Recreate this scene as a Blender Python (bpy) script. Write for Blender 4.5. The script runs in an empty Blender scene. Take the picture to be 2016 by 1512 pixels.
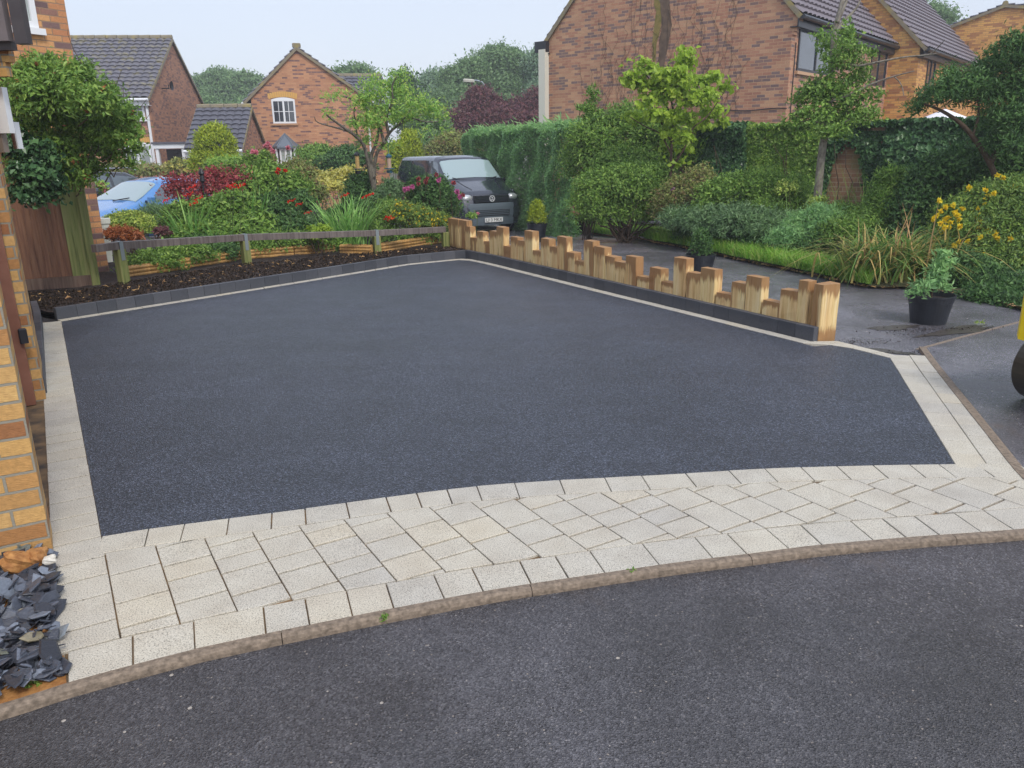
import bpy, math, random
import numpy as np
from mathutils import Vector, Matrix
random.seed(7); rng = np.random.default_rng(11)
rad = math.radians
SC = bpy.context.scene; COL = SC.collection

# ------------------------------------------------------------ camera
F = 1530.0; H = 1.6; PITCH = rad(16.8); ROLL = rad(-1.0)
fw = np.array([0, math.cos(PITCH), -math.sin(PITCH)]); _r = np.array([1., 0, 0]); _u = np.cross(_r, fw)
rt = _r*math.cos(ROLL)+_u*math.sin(ROLL); up = -_r*math.sin(ROLL)+_u*math.cos(ROLL)
EYE = np.array([0, 0, H])
cam = bpy.data.objects.new('camera', bpy.data.cameras.new('camera')); COL.objects.link(cam)
cam.data.sensor_width = 36; cam.data.lens = 36*F/2016; cam.data.clip_end = 2000; cam.data.clip_start = 0.05
M = Matrix(((rt[0], up[0], -fw[0], 0), (rt[1], up[1], -fw[1], 0), (rt[2], up[2], -fw[2], H), (0, 0, 0, 1)))
cam.matrix_world = M
SC.camera = cam
# ------------------------------------------------------------ sky and sun
SUN_EL, SUN_ROT = rad(48), rad(150)
w = bpy.data.worlds.new('World'); SC.world = w; w.use_nodes = True
nt = w.node_tree; nt.nodes.clear()
sky = nt.nodes.new('ShaderNodeTexSky'); sky.sky_type = 'NISHITA'; sky.sun_disc = False
sky.sun_elevation = SUN_EL; sky.sun_rotation = SUN_ROT; sky.dust_density = 3.0; sky.air_density = 1.2
bg1 = nt.nodes.new('ShaderNodeBackground'); bg1.inputs[1].default_value = 0.05
bg2 = nt.nodes.new('ShaderNodeBackground'); bg2.inputs[1].default_value = 1.0
tc = nt.nodes.new('ShaderNodeTexCoord'); no = nt.nodes.new('ShaderNodeTexNoise'); no.inputs['Scale'].default_value = 1.6; no.inputs['Detail'].default_value = 4
cr = nt.nodes.new('ShaderNodeValToRGB')
cr.color_ramp.elements[0].position = 0.3; cr.color_ramp.elements[0].color = (0.49, 0.525, 0.63, 1)
cr.color_ramp.elements[1].position = 0.7; cr.color_ramp.elements[1].color = (0.53, 0.56, 0.645, 1)
ad = nt.nodes.new('ShaderNodeAddShader'); ow = nt.nodes.new('ShaderNodeOutputWorld')
nt.links.new(tc.outputs['Generated'], no.inputs['Vector']); nt.links.new(no.outputs['Fac'], cr.inputs['Fac'])
nt.links.new(cr.outputs['Color'], bg2.inputs[0]); nt.links.new(sky.outputs[0], bg1.inputs[0])
nt.links.new(bg1.outputs[0], ad.inputs[0]); nt.links.new(bg2.outputs[0], ad.inputs[1]); nt.links.new(ad.outputs[0], ow.inputs[0])
sl = bpy.data.lights.new('sun', 'SUN'); sl.energy = 1.5; sl.angle = rad(12); sl.color = (1, 0.96, 0.9)
so = bpy.data.objects.new('sun', sl); COL.objects.link(so)
sd = Vector((math.sin(SUN_ROT)*math.cos(SUN_EL), math.cos(SUN_ROT)*math.cos(SUN_EL), math.sin(SUN_EL)))
so.rotation_euler = sd.to_track_quat('Z', 'Y').to_euler()
SC.view_settings.view_transform = 'Standard'; SC.view_settings.look = 'None'
SC.view_settings.exposure = 0.36; SC.view_settings.gamma = 1.0
SC.render.engine = 'CYCLES'
SC.cycles.max_bounces = 6; SC.cycles.diffuse_bounces = 3; SC.cycles.glossy_bounces = 3; SC.cycles.transmission_bounces = 3
SC.cycles.transparent_max_bounces = 6; SC.cycles.use_denoising = True
SC.render.resolution_x = 1024; SC.render.resolution_y = 768

# ------------------------------------------------------------ measuring helpers
def sm(t): t = min(1., max(0., t)); return t*t*(3-2*t)
def gz(y): return -0.5*sm((y-13)/8.)-0.35*sm((y-21)/12.)
def ray(px, py): return fw+rt*(px-1008)/F-up*(py-756)/F
def G(px, py, z=0.):
    d = ray(px, py); return EYE+d*((z-H)/d[2])
def Gt(px, py):
    z = 0.
    for _ in range(30):
        p = G(px, py, z); z = z*0.5+gz(p[1])*0.5
    return p
def D(px, py, Y):
    d = ray(px, py); return EYE+d*(Y/d[1])
def WP(px, py, P, d):            # where the line of sight meets the upright plane through P along d: (s, z)
    r = ray(px, py); n = np.array([d[1], -d[0], 0.]); t = ((np.array([P[0], P[1], 0])-EYE)@n)/(r@n)
    q = EYE+r*t; return float((q-np.array([P[0], P[1], 0]))@np.array([d[0], d[1], 0.])), float(q[2])
def ppm(Y): return F/(Y*0.957)
def unit(v): v = np.array(v, float); return v/np.linalg.norm(v)

# ------------------------------------------------------------ node helpers
def mat(name, base=(.5, .5, .5), rough=.6, metal=0., spec=.5, coat=0.):
    m = bpy.data.materials.new(name); m.use_nodes = True
    b = m.node_tree.nodes['Principled BSDF']
    b.inputs['Base Color'].default_value = (*base, 1); b.inputs['Roughness'].default_value = rough
    b.inputs['Metallic'].default_value = metal; b.inputs['Specular IOR Level'].default_value = spec
    b.inputs['Coat Weight'].default_value = coat
    return m
def nd(m, t, **kw):
    n = m.node_tree.nodes.new(t)
    for k, v in kw.items():
        if k in n.inputs: n.inputs[k].default_value = v
        else: setattr(n, k, v)
    return n
def lk(m, a, b): m.node_tree.links.new(a, b)
def bsdf(m): return m.node_tree.nodes['Principled BSDF']
def coord(m, kind='Object', scale=(1, 1, 1)):
    t = nd(m, 'ShaderNodeTexCoord'); mp = nd(m, 'ShaderNodeMapping'); mp.inputs['Scale'].default_value = scale
    lk(m, t.outputs[kind], mp.inputs['Vector']); return mp.outputs[0]
def noise(m, vec, scale, detail=3, rough=.55):
    n = nd(m, 'ShaderNodeTexNoise', Scale=scale, Detail=detail, Roughness=rough); lk(m, vec, n.inputs['Vector']); return n.outputs['Fac']
def ramp(m, fac, stops, const=False):
    r = nd(m, 'ShaderNodeValToRGB'); e = r.color_ramp.elements
    if const: r.color_ramp.interpolation = 'CONSTANT'
    while len(e) < len(stops): e.new(0.5)
    for k, (p, c) in enumerate(stops):
        e[k].position = p; e[k].color = (*c, 1) if len(c) == 3 else c
    lk(m, fac, r.inputs['Fac']); return r.outputs['Color']
def mix(m, fac, a, b, mode='MIX'):
    n = nd(m, 'ShaderNodeMix', data_type='RGBA', blend_type=mode)
    for s, v in ((n.inputs[0], fac), (n.inputs[6], a), (n.inputs[7], b)):
        if hasattr(v, 'is_linked') or hasattr(v, 'links'): lk(m, v, s)
        elif isinstance(v, (int, float)): s.default_value = v
        else: s.default_value = (*v, 1)
    return n.outputs[2]
def math_(m, op, a, b=None):
    n = nd(m, 'ShaderNodeMath', operation=op)
    for s, v in ((n.inputs[0], a), (n.inputs[1], b)):
        if v is None: continue
        if isinstance(v, (int, float)): s.default_value = v
        else: lk(m, v, s)
    return n.outputs[0]
def bump(m, h, dist=.01, strength=1.):
    b = nd(m, 'ShaderNodeBump', Strength=strength, Distance=dist); lk(m, h, b.inputs['Height'])
    lk(m, b.outputs[0], bsdf(m).inputs['Normal'])
def setc(m, c): lk(m, c, bsdf(m).inputs['Base Color'])
def setr(m, c): lk(m, c, bsdf(m).inputs['Roughness'])

# ------------------------------------------------------------ materials
def brick_mat(name, stops, mortar, rough=.8, moss=None, bdist=.006):
    m = mat(name, rough=rough); v = coord(m, 'UV')
    br = nd(m, 'ShaderNodeTexBrick', Scale=1.0); br.offset = .5
    for k, x in (('Color1', (0, 0, 0, 1)), ('Color2', (1, 1, 1, 1)), ('Mortar', (.5, .5, .5, 1)), ('Mortar Size', .006), ('Mortar Smooth', .15), ('Brick Width', .225), ('Row Height', .075), ('Bias', 0.)):
        br.inputs[k].default_value = x
    dv = nd(m, 'ShaderNodeVectorMath', operation='ADD'); nz = nd(m, 'ShaderNodeTexNoise', Scale=18., Detail=2.)
    lk(m, v, nz.inputs['Vector']); sc = nd(m, 'ShaderNodeVectorMath', operation='SCALE'); sc.inputs['Scale'].default_value = .005
    lk(m, nz.outputs['Color'], sc.inputs[0]); lk(m, v, dv.inputs[0]); lk(m, sc.outputs[0], dv.inputs[1]); lk(m, dv.outputs[0], br.inputs['Vector'])
    c = ramp(m, br.outputs['Color'], stops)
    n1 = noise(m, v, 45, 5); n2 = noise(m, v, 1.3, 3); n3 = noise(m, coord(m, 'UV', (1, 4, 1)), 60, 3)
    c = mix(m, .5, c, ramp(m, n1, [(.25, (.35, .35, .35)), (.75, (.72, .72, .72))]), 'OVERLAY')
    c = mix(m, .45, c, ramp(m, n2, [(.3, (.35, .35, .36)), (.7, (.62, .62, .6))]), 'OVERLAY')
    c = mix(m, br.outputs['Fac'], c, mortar)
    if moss:
        c = mix(m, math_(m, 'MULTIPLY', ramp(m, noise(m, v, 2.5, 4), [(.5, (0, 0, 0)), (.65, (1, 1, 1))]), moss), c, (.16, .17, .05))
    setc(m, c)
    hh = math_(m, 'SUBTRACT', math_(m, 'MULTIPLY', n3, .35), br.outputs['Fac']); bump(m, hh, bdist, .8)
    return m
ORANGE = [(0, (.13, .065, .06)), (.14, (.17, .075, .055)), (.2, (.36, .125, .05)), (.55, (.45, .17, .06)), (.8, (.52, .22, .08)), (1, (.46, .2, .085))]
BR_GARAGE = brick_mat('garage brick', [(0, (.27, .11, .045)), (.12, (.35, .16, .055)), (.3, (.50, .29, .10)), (.6, (.57, .36, .14)), (.85, (.53, .31, .10)), (1, (.40, .19, .07))], (.27, .25, .2), bdist=.012)
BR_NEIGH = brick_mat('buff and plum brick', [(0, (.14, .085, .085)), (.2, (.22, .13, .115)), (.3, (.46, .19, .09)), (.6, (.55, .27, .11)), (1, (.6, .31, .13))], (.3, .2, .13))
BR_L = brick_mat('red multi brick', [(0, (.19, .10, .085)), (.22, (.25, .13, .1)), (.34, (.39, .185, .11)), (1, (.47, .235, .135))], (.34, .2, .13))
BR_C = brick_mat('orange multi brick', [(0, (.17, .095, .09)), (.2, (.22, .115, .1)), (.27, (.43, .195, .105)), (1, (.54, .28, .15))], (.48, .27, .15))
BR_R = brick_mat('tan multi brick', [(0, (.19, .125, .115)), (.2, (.24, .145, .12)), (.28, (.36, .165, .105)), (.6, (.43, .215, .13)), (1, (.50, .29, .17))], (.52, .33, .2))
BR_Y = brick_mat('yellow ochre brick', [(0, (.36, .15, .06)), (.25, (.44, .2, .07)), (.4, (.6, .3, .08)), (1, (.68, .37, .11))], (.38, .22, .09))
BR_W = brick_mat('weathered garden wall brick', [(0, (.2, .11, .07)), (.5, (.3, .16, .09)), (1, (.36, .21, .12))], (.38, .3, .2), moss=.5)
ARCH = mat('yellow arch brick', (.66, .38, .1), .8)
def tile_mat(name, a, b, lich=None):
    m = mat(name, a, .5); v = coord(m)
    c = mix(m, noise(m, v, 4, 4), a, b)
    g = nd(m, 'ShaderNodeNewGeometry'); c = mix(m, .35, c, ramp(m, noise(m, v, 60, 2), [(.3, (.3, .3, .3)), (.7, (.7, .7, .7))]), 'OVERLAY')
    if lich: c = mix(m, ramp(m, noise(m, v, 3, 5), [(.52, (0, 0, 0)), (.64, (1, 1, 1))]), c, lich)
    setc(m, c); return m
TILE_G = tile_mat('grey roof tile', (.115, .112, .135), (.17, .165, .19), (.22, .2, .13))
TILE_D = tile_mat('dark roof tile', (.075, .075, .095), (.13, .13, .155))
TILE_B = tile_mat('brown grey roof tile', (.13, .11, .125), (.19, .16, .175))
RIDGE = tile_mat('lichened ridge tile', (.17, .15, .12), (.27, .22, .12), (.3, .24, .08))
WHITE = mat('white plastic trim', (.78, .80, .82), .35)
CREAM = mat('cream render', (.66, .64, .55), .8)
BLACKP = mat('black plastic trim', (.018, .02, .026), .35)
def glass_mat(name, c, r=.08):
    m = mat(name, c, r, 0, 1.0); m.node_tree.nodes['Principled BSDF'].inputs['Coat Weight'].default_value = .6
    v = coord(m); setc(m, mix(m, ramp(m, noise(m, v, 1.2, 3), [(.4, (0, 0, 0)), (.6, (1, 1, 1))]), c, tuple(x*1.7+.01 for x in c))); return m
GLASS_D = glass_mat('dark window glass', (.02, .028, .04))
GLASS_L = glass_mat('curtained window glass', (.25, .28, .27))
LEAD = mat('lead roofing', (.16, .19, .23), .45, .3)

def tarmac():
    m = mat('fresh driveway tarmac', (.03, .034, .045), .5); v = coord(m)
    vo = nd(m, 'ShaderNodeTexVoronoi', Scale=150.); lk(m, v, vo.inputs['Vector'])
    n = noise(m, v, 170, 3, .7); big = noise(m, v, .7, 3)
    c = ramp(m, vo.outputs['Color'], [(.1, (.004, .005, .009)), (.55, (.021, .026, .040)), (.95, (.125, .145, .195))])
    c = mix(m, .55, c, ramp(m, n, [(.32, (.12, .12, .12)), (.68, (.85, .85, .85))]), 'OVERLAY')
    c = mix(m, .35, c, ramp(m, big, [(.3, (.3, .3, .32)), (.7, (.68, .68, .66))]), 'OVERLAY')
    c = mix(m, .6, c, ramp(m, noise(m, v, 2.2, 5, .65), [(.3, (.34, .34, .35)), (.7, (.68, .68, .68))]), 'OVERLAY')
    mpn = nd(m, 'ShaderNodeMapping'); mpn.inputs['Rotation'].default_value = (0, 0, rad(48)); mpn.inputs['Scale'].default_value = (.25, 2.2, 1); lk(m, v, mpn.inputs['Vector'])
    c = mix(m, .4, c, ramp(m, noise(m, mpn.outputs[0], 2., 3), [(.35, (.4, .4, .4)), (.65, (.6, .6, .61))]), 'OVERLAY')
    bsdf(m).inputs['Sheen Weight'].default_value = .07; bsdf(m).inputs['Sheen Roughness'].default_value = .4; bsdf(m).inputs['Sheen Tint'].default_value = (.75, .85, 1, 1); bsdf(m).inputs['Specular IOR Level'].default_value = .6
    setc(m, c); setr(m, ramp(m, big, [(.35, (.34, .34, .34)), (.65, (.5, .5, .5))]))
    bump(m, math_(m, 'ADD', vo.outputs['Distance'], math_(m, 'MULTIPLY', n, .8)), .006, .9); return m
TARMAC = tarmac()
def old_road(kk=1.):
    m = mat('wet worn asphalt', (.06, .06, .065), .4); v = coord(m)
    vo = nd(m, 'ShaderNodeTexVoronoi', Scale=165.); lk(m, v, vo.inputs['Vector'])
    n = noise(m, v, 190, 3, .7); big = noise(m, v, .55, 4, .6); mid = noise(m, v, 3.5, 4, .6)
    c = ramp(m, vo.outputs['Color'], [(.1, (.034, .033, .037)), (.7, (.092, .09, .097)), (.9, (.14, .137, .143)), (1., (.28, .25, .22))])
    c = mix(m, .5, c, ramp(m, n, [(.3, (.2, .2, .2)), (.7, (.8, .8, .8))]), 'OVERLAY')
    c = mix(m, .6, c, ramp(m, mid, [(.3, (.36, .36, .36)), (.7, (.64, .64, .64))]), 'OVERLAY')
    c = mix(m, .8, c, ramp(m, noise(m, v, .8, 5, .6), [(.35, (.31, .305, .30)), (.65, (.70, .705, .73))]), 'OVERLAY')
    # scattered pale stones and brown silt with a shape of their own
    v2 = nd(m, 'ShaderNodeTexVoronoi', Scale=22.); lk(m, v, v2.inputs['Vector'])
    sp = math_(m, 'LESS_THAN', v2.outputs['Distance'], .075)
    sel = math_(m, 'GREATER_THAN', math_(m, 'ADD', noise(m, v, 5, 2), 0.), .5)
    c = mix(m, math_(m, 'MULTIPLY', math_(m, 'MULTIPLY', sp, sel), .75), c, (.36, .31, .26))
    v3 = nd(m, 'ShaderNodeTexVoronoi', Scale=6.); lk(m, v, v3.inputs['Vector'])
    c = mix(m, math_(m, 'LESS_THAN', v3.outputs['Distance'], .04), c, (.42, .38, .33))
    c = mix(m, ramp(m, noise(m, v, 1.1, 6, .7), [(.6, (0, 0, 0)), (.72, (.55, .55, .55))]), c, (.085, .058, .038))
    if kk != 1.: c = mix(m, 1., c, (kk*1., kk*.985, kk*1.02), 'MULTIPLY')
    setc(m, c); setr(m, ramp(m, big, [(.42, (.16, .16, .16)), (.58, (.5, .5, .5))]))
    bump(m, math_(m, 'ADD', vo.outputs['Distance'], math_(m, 'MULTIPLY', n, .8)), .006, .75); return m
ROAD = old_road()
def paver_mat():
    m = mat('pale granite-faced paver', (.5, .47, .42), .75); v = coord(m)
    g = nd(m, 'ShaderNodeNewGeometry')
    c = ramp(m, g.outputs['Random Per Island'], [(0, (.44, .42, .365)), (.3, (.465, .442, .38)), (.85, (.48, .452, .38)), (1, (.495, .455, .365))])
    c = mix(m, .85, c, ramp(m, noise(m, v, 200, 2, .7), [(.32, (.05, .05, .05)), (.44, (.48, .48, .48)), (.7, (.7, .7, .7))]), 'OVERLAY')
    c = mix(m, .4, c, ramp(m, noise(m, v, 7, 5), [(.3, (.4, .38, .36)), (.7, (.6, .6, .6))]), 'OVERLAY')
    c = mix(m, .5, c, ramp(m, noise(m, v, 1.2, 3), [(.35, (.43, .43, .45)), (.7, (.57, .56, .53))]), 'OVERLAY')
    setc(m, c); bump(m, noise(m, v, 200, 2), .002, .6); return m
PAVER = paver_mat()
def simple(name, a, b, sc=20, rough=.8, bd=.004, det=5, lo=.35, hi=.65, kind='Object', ms=(1, 1, 1)):
    m = mat(name, a, rough); v = coord(m, kind, ms); n = noise(m, v, sc, det, .6)
    setc(m, ramp(m, n, [(lo, a), (hi, b)])); bump(m, n, bd, .7); return m
SAND = simple('sandy jointing', (.04, .032, .025), (.24, .15, .07), 6)
KERBC = simple('worn concrete edging', (.11, .085, .062), (.30, .235, .175), 48, .85, .006, 8, .3, .7)
KERBD = mat('charcoal kerb block', (.06, .064, .075), .55)
_g = nd(KERBD, 'ShaderNodeNewGeometry'); _c = ramp(KERBD, _g.outputs['Random Per Island'], [(0, (.052, .057, .07)), (1, (.085, .09, .105))])
setc(KERBD, mix(KERBD, .4, _c, ramp(KERBD, noise(KERBD, coord(KERBD), 90, 3), [(.3, (.3, .3, .3)), (.7, (.7, .7, .7))]), 'OVERLAY'))
SOIL = simple('damp bark soil', (.012, .008, .007), (.06, .038, .03), 38, .85, .03, 7, .3, .72)
GROUND = simple('garden earth', (.03, .03, .012), (.09, .09, .035), 2.5, .95, .01)
GRASSB = simple('grass base', (.04, .085, .012), (.10, .17, .03), 12, .9)
def slate_mat():
    m = mat('wet slate', (.06, .07, .09), .35); g = nd(m, 'ShaderNodeNewGeometry'); v = coord(m)
    c = ramp(m, g.outputs['Random Per Island'], [(0, (.018, .02, .028)), (.4, (.045, .052, .07)), (.7, (.10, .115, .15)), (.92, (.19, .22, .27)), (.97, (.12, .13, .09)), (1, (.3, .25, .16))])
    setc(m, mix(m, .4, c, ramp(m, noise(m, v, 70, 4), [(.3, (.3, .3, .3)), (.7, (.7, .7, .7))]), 'OVERLAY')); bump(m, noise(m, coord(m, 'Object', (1, 1, 5)), 60, 4), .004, .8); return m
SLATE = slate_mat()
STONE = simple('orange sandstone', (.27, .11, .03), (.5, .25, .08), 25, .8, .01)
PEBBLE = simple('white pebble', (.5, .47, .4), (.7, .67, .6), 30, .6)
def wood(name, a, b, c3, stain=None, rough=.65, zsc=1.):
    m = mat(name, a, rough); v = coord(m, 'Object', (1, 1, .055)); oi = nd(m, 'ShaderNodeObjectInfo')
    off = nd(m, 'ShaderNodeVectorMath', operation='ADD'); cmb = nd(m, 'ShaderNodeCombineXYZ')
    k = math_(m, 'MULTIPLY', oi.outputs['Random'], 37.); lk(m, k, cmb.inputs[0]); lk(m, k, cmb.inputs[1]); lk(m, k, cmb.inputs[2])
    lk(m, v, off.inputs[0]); lk(m, cmb.outputs[0], off.inputs[1]); vv = off.outputs[0]
    n = noise(m, vv, 38, 4, .6); n2 = noise(m, vv, 9, 3)
    c = ramp(m, n, [(.3, a), (.47, b), (.7, c3)])
    c = mix(m, .55, c, ramp(m, n2, [(.3, (.3, .3, .3)), (.7, (.68, .68, .68))]), 'OVERLAY')
    if stain:
        g = nd(m, 'ShaderNodeTexCoord'); sx = nd(m, 'ShaderNodeSeparateXYZ'); lk(m, g.outputs['Generated'], sx.inputs[0])
        z = sx.outputs[2]; nn = math_(m, 'MULTIPLY', noise(m, vv, 22, 4, .7), .55)
        top = math_(m, 'GREATER_THAN', math_(m, 'ADD', z, nn), 1.16)
        tr = ramp(m, math_(m, 'ADD', z, nn), [(.0, (0, 0, 0)), (1., (0, 0, 0))])
        s1 = nd(m, 'ShaderNodeMapRange'); lk(m, math_(m, 'ADD', z, nn), s1.inputs[0]); s1.inputs[1].default_value = 1.03; s1.inputs[2].default_value = 1.14
        s2 = nd(m, 'ShaderNodeMapRange'); lk(m, math_(m, 'SUBTRACT', z, nn), s2.inputs[0]); s2.inputs[1].default_value = .0; s2.inputs[2].default_value = -.13
        s3 = nd(m, 'ShaderNodeMapRange'); lk(m, math_(m, 'ADD', noise(m, vv, 5.5, 3), math_(m, 'MULTIPLY', oi.outputs['Random'], .14)), s3.inputs[0]); s3.inputs[1].default_value = .64; s3.inputs[2].default_value = .70
        s = math_(m, 'MINIMUM', math_(m, 'ADD', math_(m, 'ADD', s1.outputs[0], s2.outputs[0]), s3.outputs[0]), .82)
        c = mix(m, s, c, stain)
        # fine drying cracks
        cr_ = nd(m, 'ShaderNodeMapRange'); lk(m, noise(m, vv, 26, 2), cr_.inputs[0]); cr_.inputs[1].default_value = .33; cr_.inputs[2].default_value = .29
        c = mix(m, math_(m, 'MULTIPLY', cr_.outputs[0], .8), c, (.10, .045, .015))
    setc(m, c); bump(m, n, .003, .7); return m
TIMBER = wood('new sawn timber', (.56, .35, .13), (.74, .53, .24), (.82, .64, .35), stain=(.27, .12, .04))
OLDW = wood('weathered fence timber', (.07, .04, .028), (.14, .085, .06), (.2, .14, .1))
RAILW = wood('grey brown rail timber', (.075, .06, .055), (.14, .115, .105), (.2, .17, .155), rough=.45)
GREENW = wood('algae green timber', (.10, .12, .03), (.19, .22, .06), (.27, .26, .1))
PANELW = wood('red brown fence board', (.12, .05, .028), (.19, .085, .045), (.25, .13, .07))
EDGEW = wood('log roll edging timber', (.3, .15, .04), (.46, .26, .08), (.55, .34, .13))
GALV = mat('galvanised strap', (.32, .37, .39), .4, .6)
BARK = simple('tree bark', (.06, .05, .038), (.2, .18, .145), 30, .85, .01, ms=(1, 1, .3))
BARKP = simple('pale tree bark', (.13, .11, .085), (.3, .27, .22), 22, .85, .01, ms=(1, 1, .6))
STEM = mat('green stem', (.07, .10, .03), .6)
TWIG = mat('brown twig', (.08, .05, .03), .8)
POTM = simple('black plant pot plastic', (.012, .014, .02), (.022, .026, .034), 8, .38, .001)

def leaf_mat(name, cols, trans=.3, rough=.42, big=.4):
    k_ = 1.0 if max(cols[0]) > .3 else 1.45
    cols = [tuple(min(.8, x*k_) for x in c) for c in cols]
    m = mat(name, cols[0], rough, 0, .28); g = nd(m, 'ShaderNodeNewGeometry'); v = coord(m)
    n = len(cols); c = ramp(m, g.outputs['Random Per Island'], [(k/(n-1) if n > 1 else 0, cols[k]) for k in range(n)])
    c = mix(m, big, c, ramp(m, noise(m, v, 1.7, 3), [(.3, (.36, .38, .4)), (.7, (.64, .62, .55))]), 'OVERLAY')
    c = mix(m, .45, c, ramp(m, noise(m, v, 6.5, 2), [(.32, (.3, .32, .36)), (.68, (.7, .68, .6))]), 'OVERLAY')
    setc(m, c)
    out = m.node_tree.nodes['Material Output']; tr = nd(m, 'ShaderNodeBsdfTranslucent'); mx = nd(m, 'ShaderNodeMixShader'); mx.inputs[0].default_value = trans
    lk(m, c, tr.inputs[0]); lk(m, bsdf(m).outputs[0], mx.inputs[1]); lk(m, tr.outputs[0], mx.inputs[2]); lk(m, mx.outputs[0], out.inputs[0])
    return m
LF = dict(
    mid=leaf_mat('mid green leaf', [(.07, .14, .028), (.11, .20, .04), (.16, .27, .055), (.23, .33, .075)]),
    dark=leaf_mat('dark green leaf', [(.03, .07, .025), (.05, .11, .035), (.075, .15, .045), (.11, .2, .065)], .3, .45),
    ivy=leaf_mat('glossy ivy leaf', [(.022, .055, .024), (.035, .085, .035), (.055, .12, .045), (.09, .17, .07)], .15, .3),
    ivyl=leaf_mat('light ivy leaf', [(.08, .16, .03), (.13, .24, .04), (.2, .32, .06), (.27, .36, .09)], .25, .35),
    lime=leaf_mat('lime maple leaf', [(.27, .42, .045), (.36, .53, .06), (.46, .6, .09), (.3, .45, .06)], .45),
    gold=leaf_mat('golden conifer spray', [(.26, .36, .03), (.38, .48, .04), (.5, .56, .06), (.2, .3, .03)], .3),
    hedge=leaf_mat('cypress hedge spray', [(.14, .26, .12), (.19, .33, .14), (.24, .40, .16), (.32, .5, .22)], .45),
    far=leaf_mat('distant tree leaf', [(.10, .17, .075), (.14, .23, .10), (.19, .29, .13)], .4),
    farp=leaf_mat('pale distant tree leaf', [(.13, .21, .13), (.17, .26, .16), (.22, .31, .19)], .35),
    purple=leaf_mat('copper purple leaf', [(.085, .03, .045), (.13, .05, .06), (.18, .08, .08), (.11, .07, .06)], .35),
    rowan=leaf_mat('rowan leaf', [(.13, .26, .06), (.19, .34, .08), (.28, .42, .1), (.4, .48, .12)], .4),
    olive=leaf_mat('olive bush leaf', [(.13, .16, .05), (.18, .22, .07), (.25, .27, .09), (.2, .12, .07)], .3),
    silver=leaf_mat('grey green juniper leaf', [(.08, .15, .06), (.12, .2, .09), (.18, .27, .14)], .3),
    yel=leaf_mat('yellow variegated leaf', [(.52, .48, .1), (.68, .62, .17), (.4, .42, .09), (.75, .7, .3)], .3),
    varig=leaf_mat('cream edged green leaf', [(.12, .2, .05), (.3, .4, .08), (.45, .5, .14), (.07, .13, .035)], .3),
    red=leaf_mat('dark red smoke bush leaf', [(.13, .02, .03), (.2, .035, .045), (.3, .06, .07), (.38, .12, .12)], .3),
    orange=leaf_mat('rusty dead frond', [(.34, .11, .04), (.44, .17, .07), (.28, .08, .035)], .2),
    blade=leaf_mat('sword leaf', [(.12, .27, .06), (.2, .38, .1), (.3, .46, .15)], .35),
    straw=leaf_mat('mixed green and straw blade', [(.05, .12, .025), (.09, .18, .04), (.14, .24, .05), (.26, .28, .08), (.42, .29, .11), (.06, .14, .03)], .3),
    grass=leaf_mat('grass blade', [(.09, .22, .02), (.14, .3, .035), (.22, .38, .06), (.3, .34, .1)], .35),
    hyper=leaf_mat('yellow green shrub leaf', [(.08, .15, .035), (.14, .23, .05), (.22, .3, .07), (.06, .12, .04)], .3),
    redp=leaf_mat('scarlet petal', [(.75, .02, .012), (.85, .05, .02)], .3),
    pink=leaf_mat('pink petal', [(.75, .22, .33), (.85, .4, .45)], .35),
    mag=leaf_mat('magenta bloom', [(.55, .1, .33), (.7, .22, .45)], .35),
    yfl=leaf_mat('yellow petal', [(.85, .55, .02), (.9, .68, .05)], .3),
    white=leaf_mat('white petal', [(.7, .7, .68), (.8, .8, .78)], .3),
    purf=leaf_mat('purple spike', [(.2, .1, .22), (.28, .15, .26)], .3),
    litter=leaf_mat('dry litter', [(.26, .15, .07), (.38, .25, .12), (.16, .09, .05)], .1, .8))

# ------------------------------------------------------------ mesh helpers
def tag(o, label=None, cat=None, group=None, kind=None):
    for k, v in (('label', label), ('category', cat), ('group', group), ('kind', kind)):
        if v: o[k] = v
    return o
def empty(name, loc, label=None, cat=None, group=None, rz=0.):
    o = bpy.data.objects.new(name, None); COL.objects.link(o); o.location = loc; o.rotation_euler = (0, 0, rz)
    o.empty_display_size = .1; return tag(o, label, cat, group)
def raw(name, V, FI, FC, m, parent=None, smooth=False, uv=False):
    """V verts (n,3) world or parent space; FI flat vertex indices, FC face sizes"""
    me = bpy.data.meshes.new(name); V = np.asarray(V, np.float32); FI = np.asarray(FI, np.int32).ravel(); FC = np.asarray(FC, np.int32)
    me.vertices.add(len(V)); me.vertices.foreach_set('co', V.ravel())
    me.loops.add(len(FI)); me.loops.foreach_set('vertex_index', FI)
    me.polygons.add(len(FC)); st = np.zeros(len(FC), np.int32); st[1:] = np.cumsum(FC)[:-1]
    me.polygons.foreach_set('loop_start', st)
    me.update(calc_edges=True)
    me.polygons.foreach_set('use_smooth', np.full(len(FC), bool(smooth)))
    if uv: uvproj(me)
    if isinstance(m, (list, tuple)):
        for x in m: me.materials.append(x)
    elif m: me.materials.append(m)
    o = bpy.data.objects.new(name, me); COL.objects.link(o)
    if parent: o.parent = parent
    return o
def uvproj(me):
    l = me.uv_layers.new(name='UVMap'); n = len(me.loops); uvs = np.zeros((n, 2), np.float32)
    for p in me.polygons:
        nn = p.normal
        if abs(nn.z) > .9: t = Vector((1, 0, 0)); b = Vector((0, 1, 0))
        else:
            t = Vector((-nn.y, nn.x, 0)).normalized()
            if t.x < -.001: t = -t
            b = Vector((0, 0, 1)) if abs(nn.z) < .2 else nn.cross(t).normalized()
        for li in p.loop_indices:
            c = me.vertices[me.loops[li].vertex_index].co; uvs[li] = (c.dot(t), c.dot(b))
    l.data.foreach_set('uv', uvs.ravel())
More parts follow.
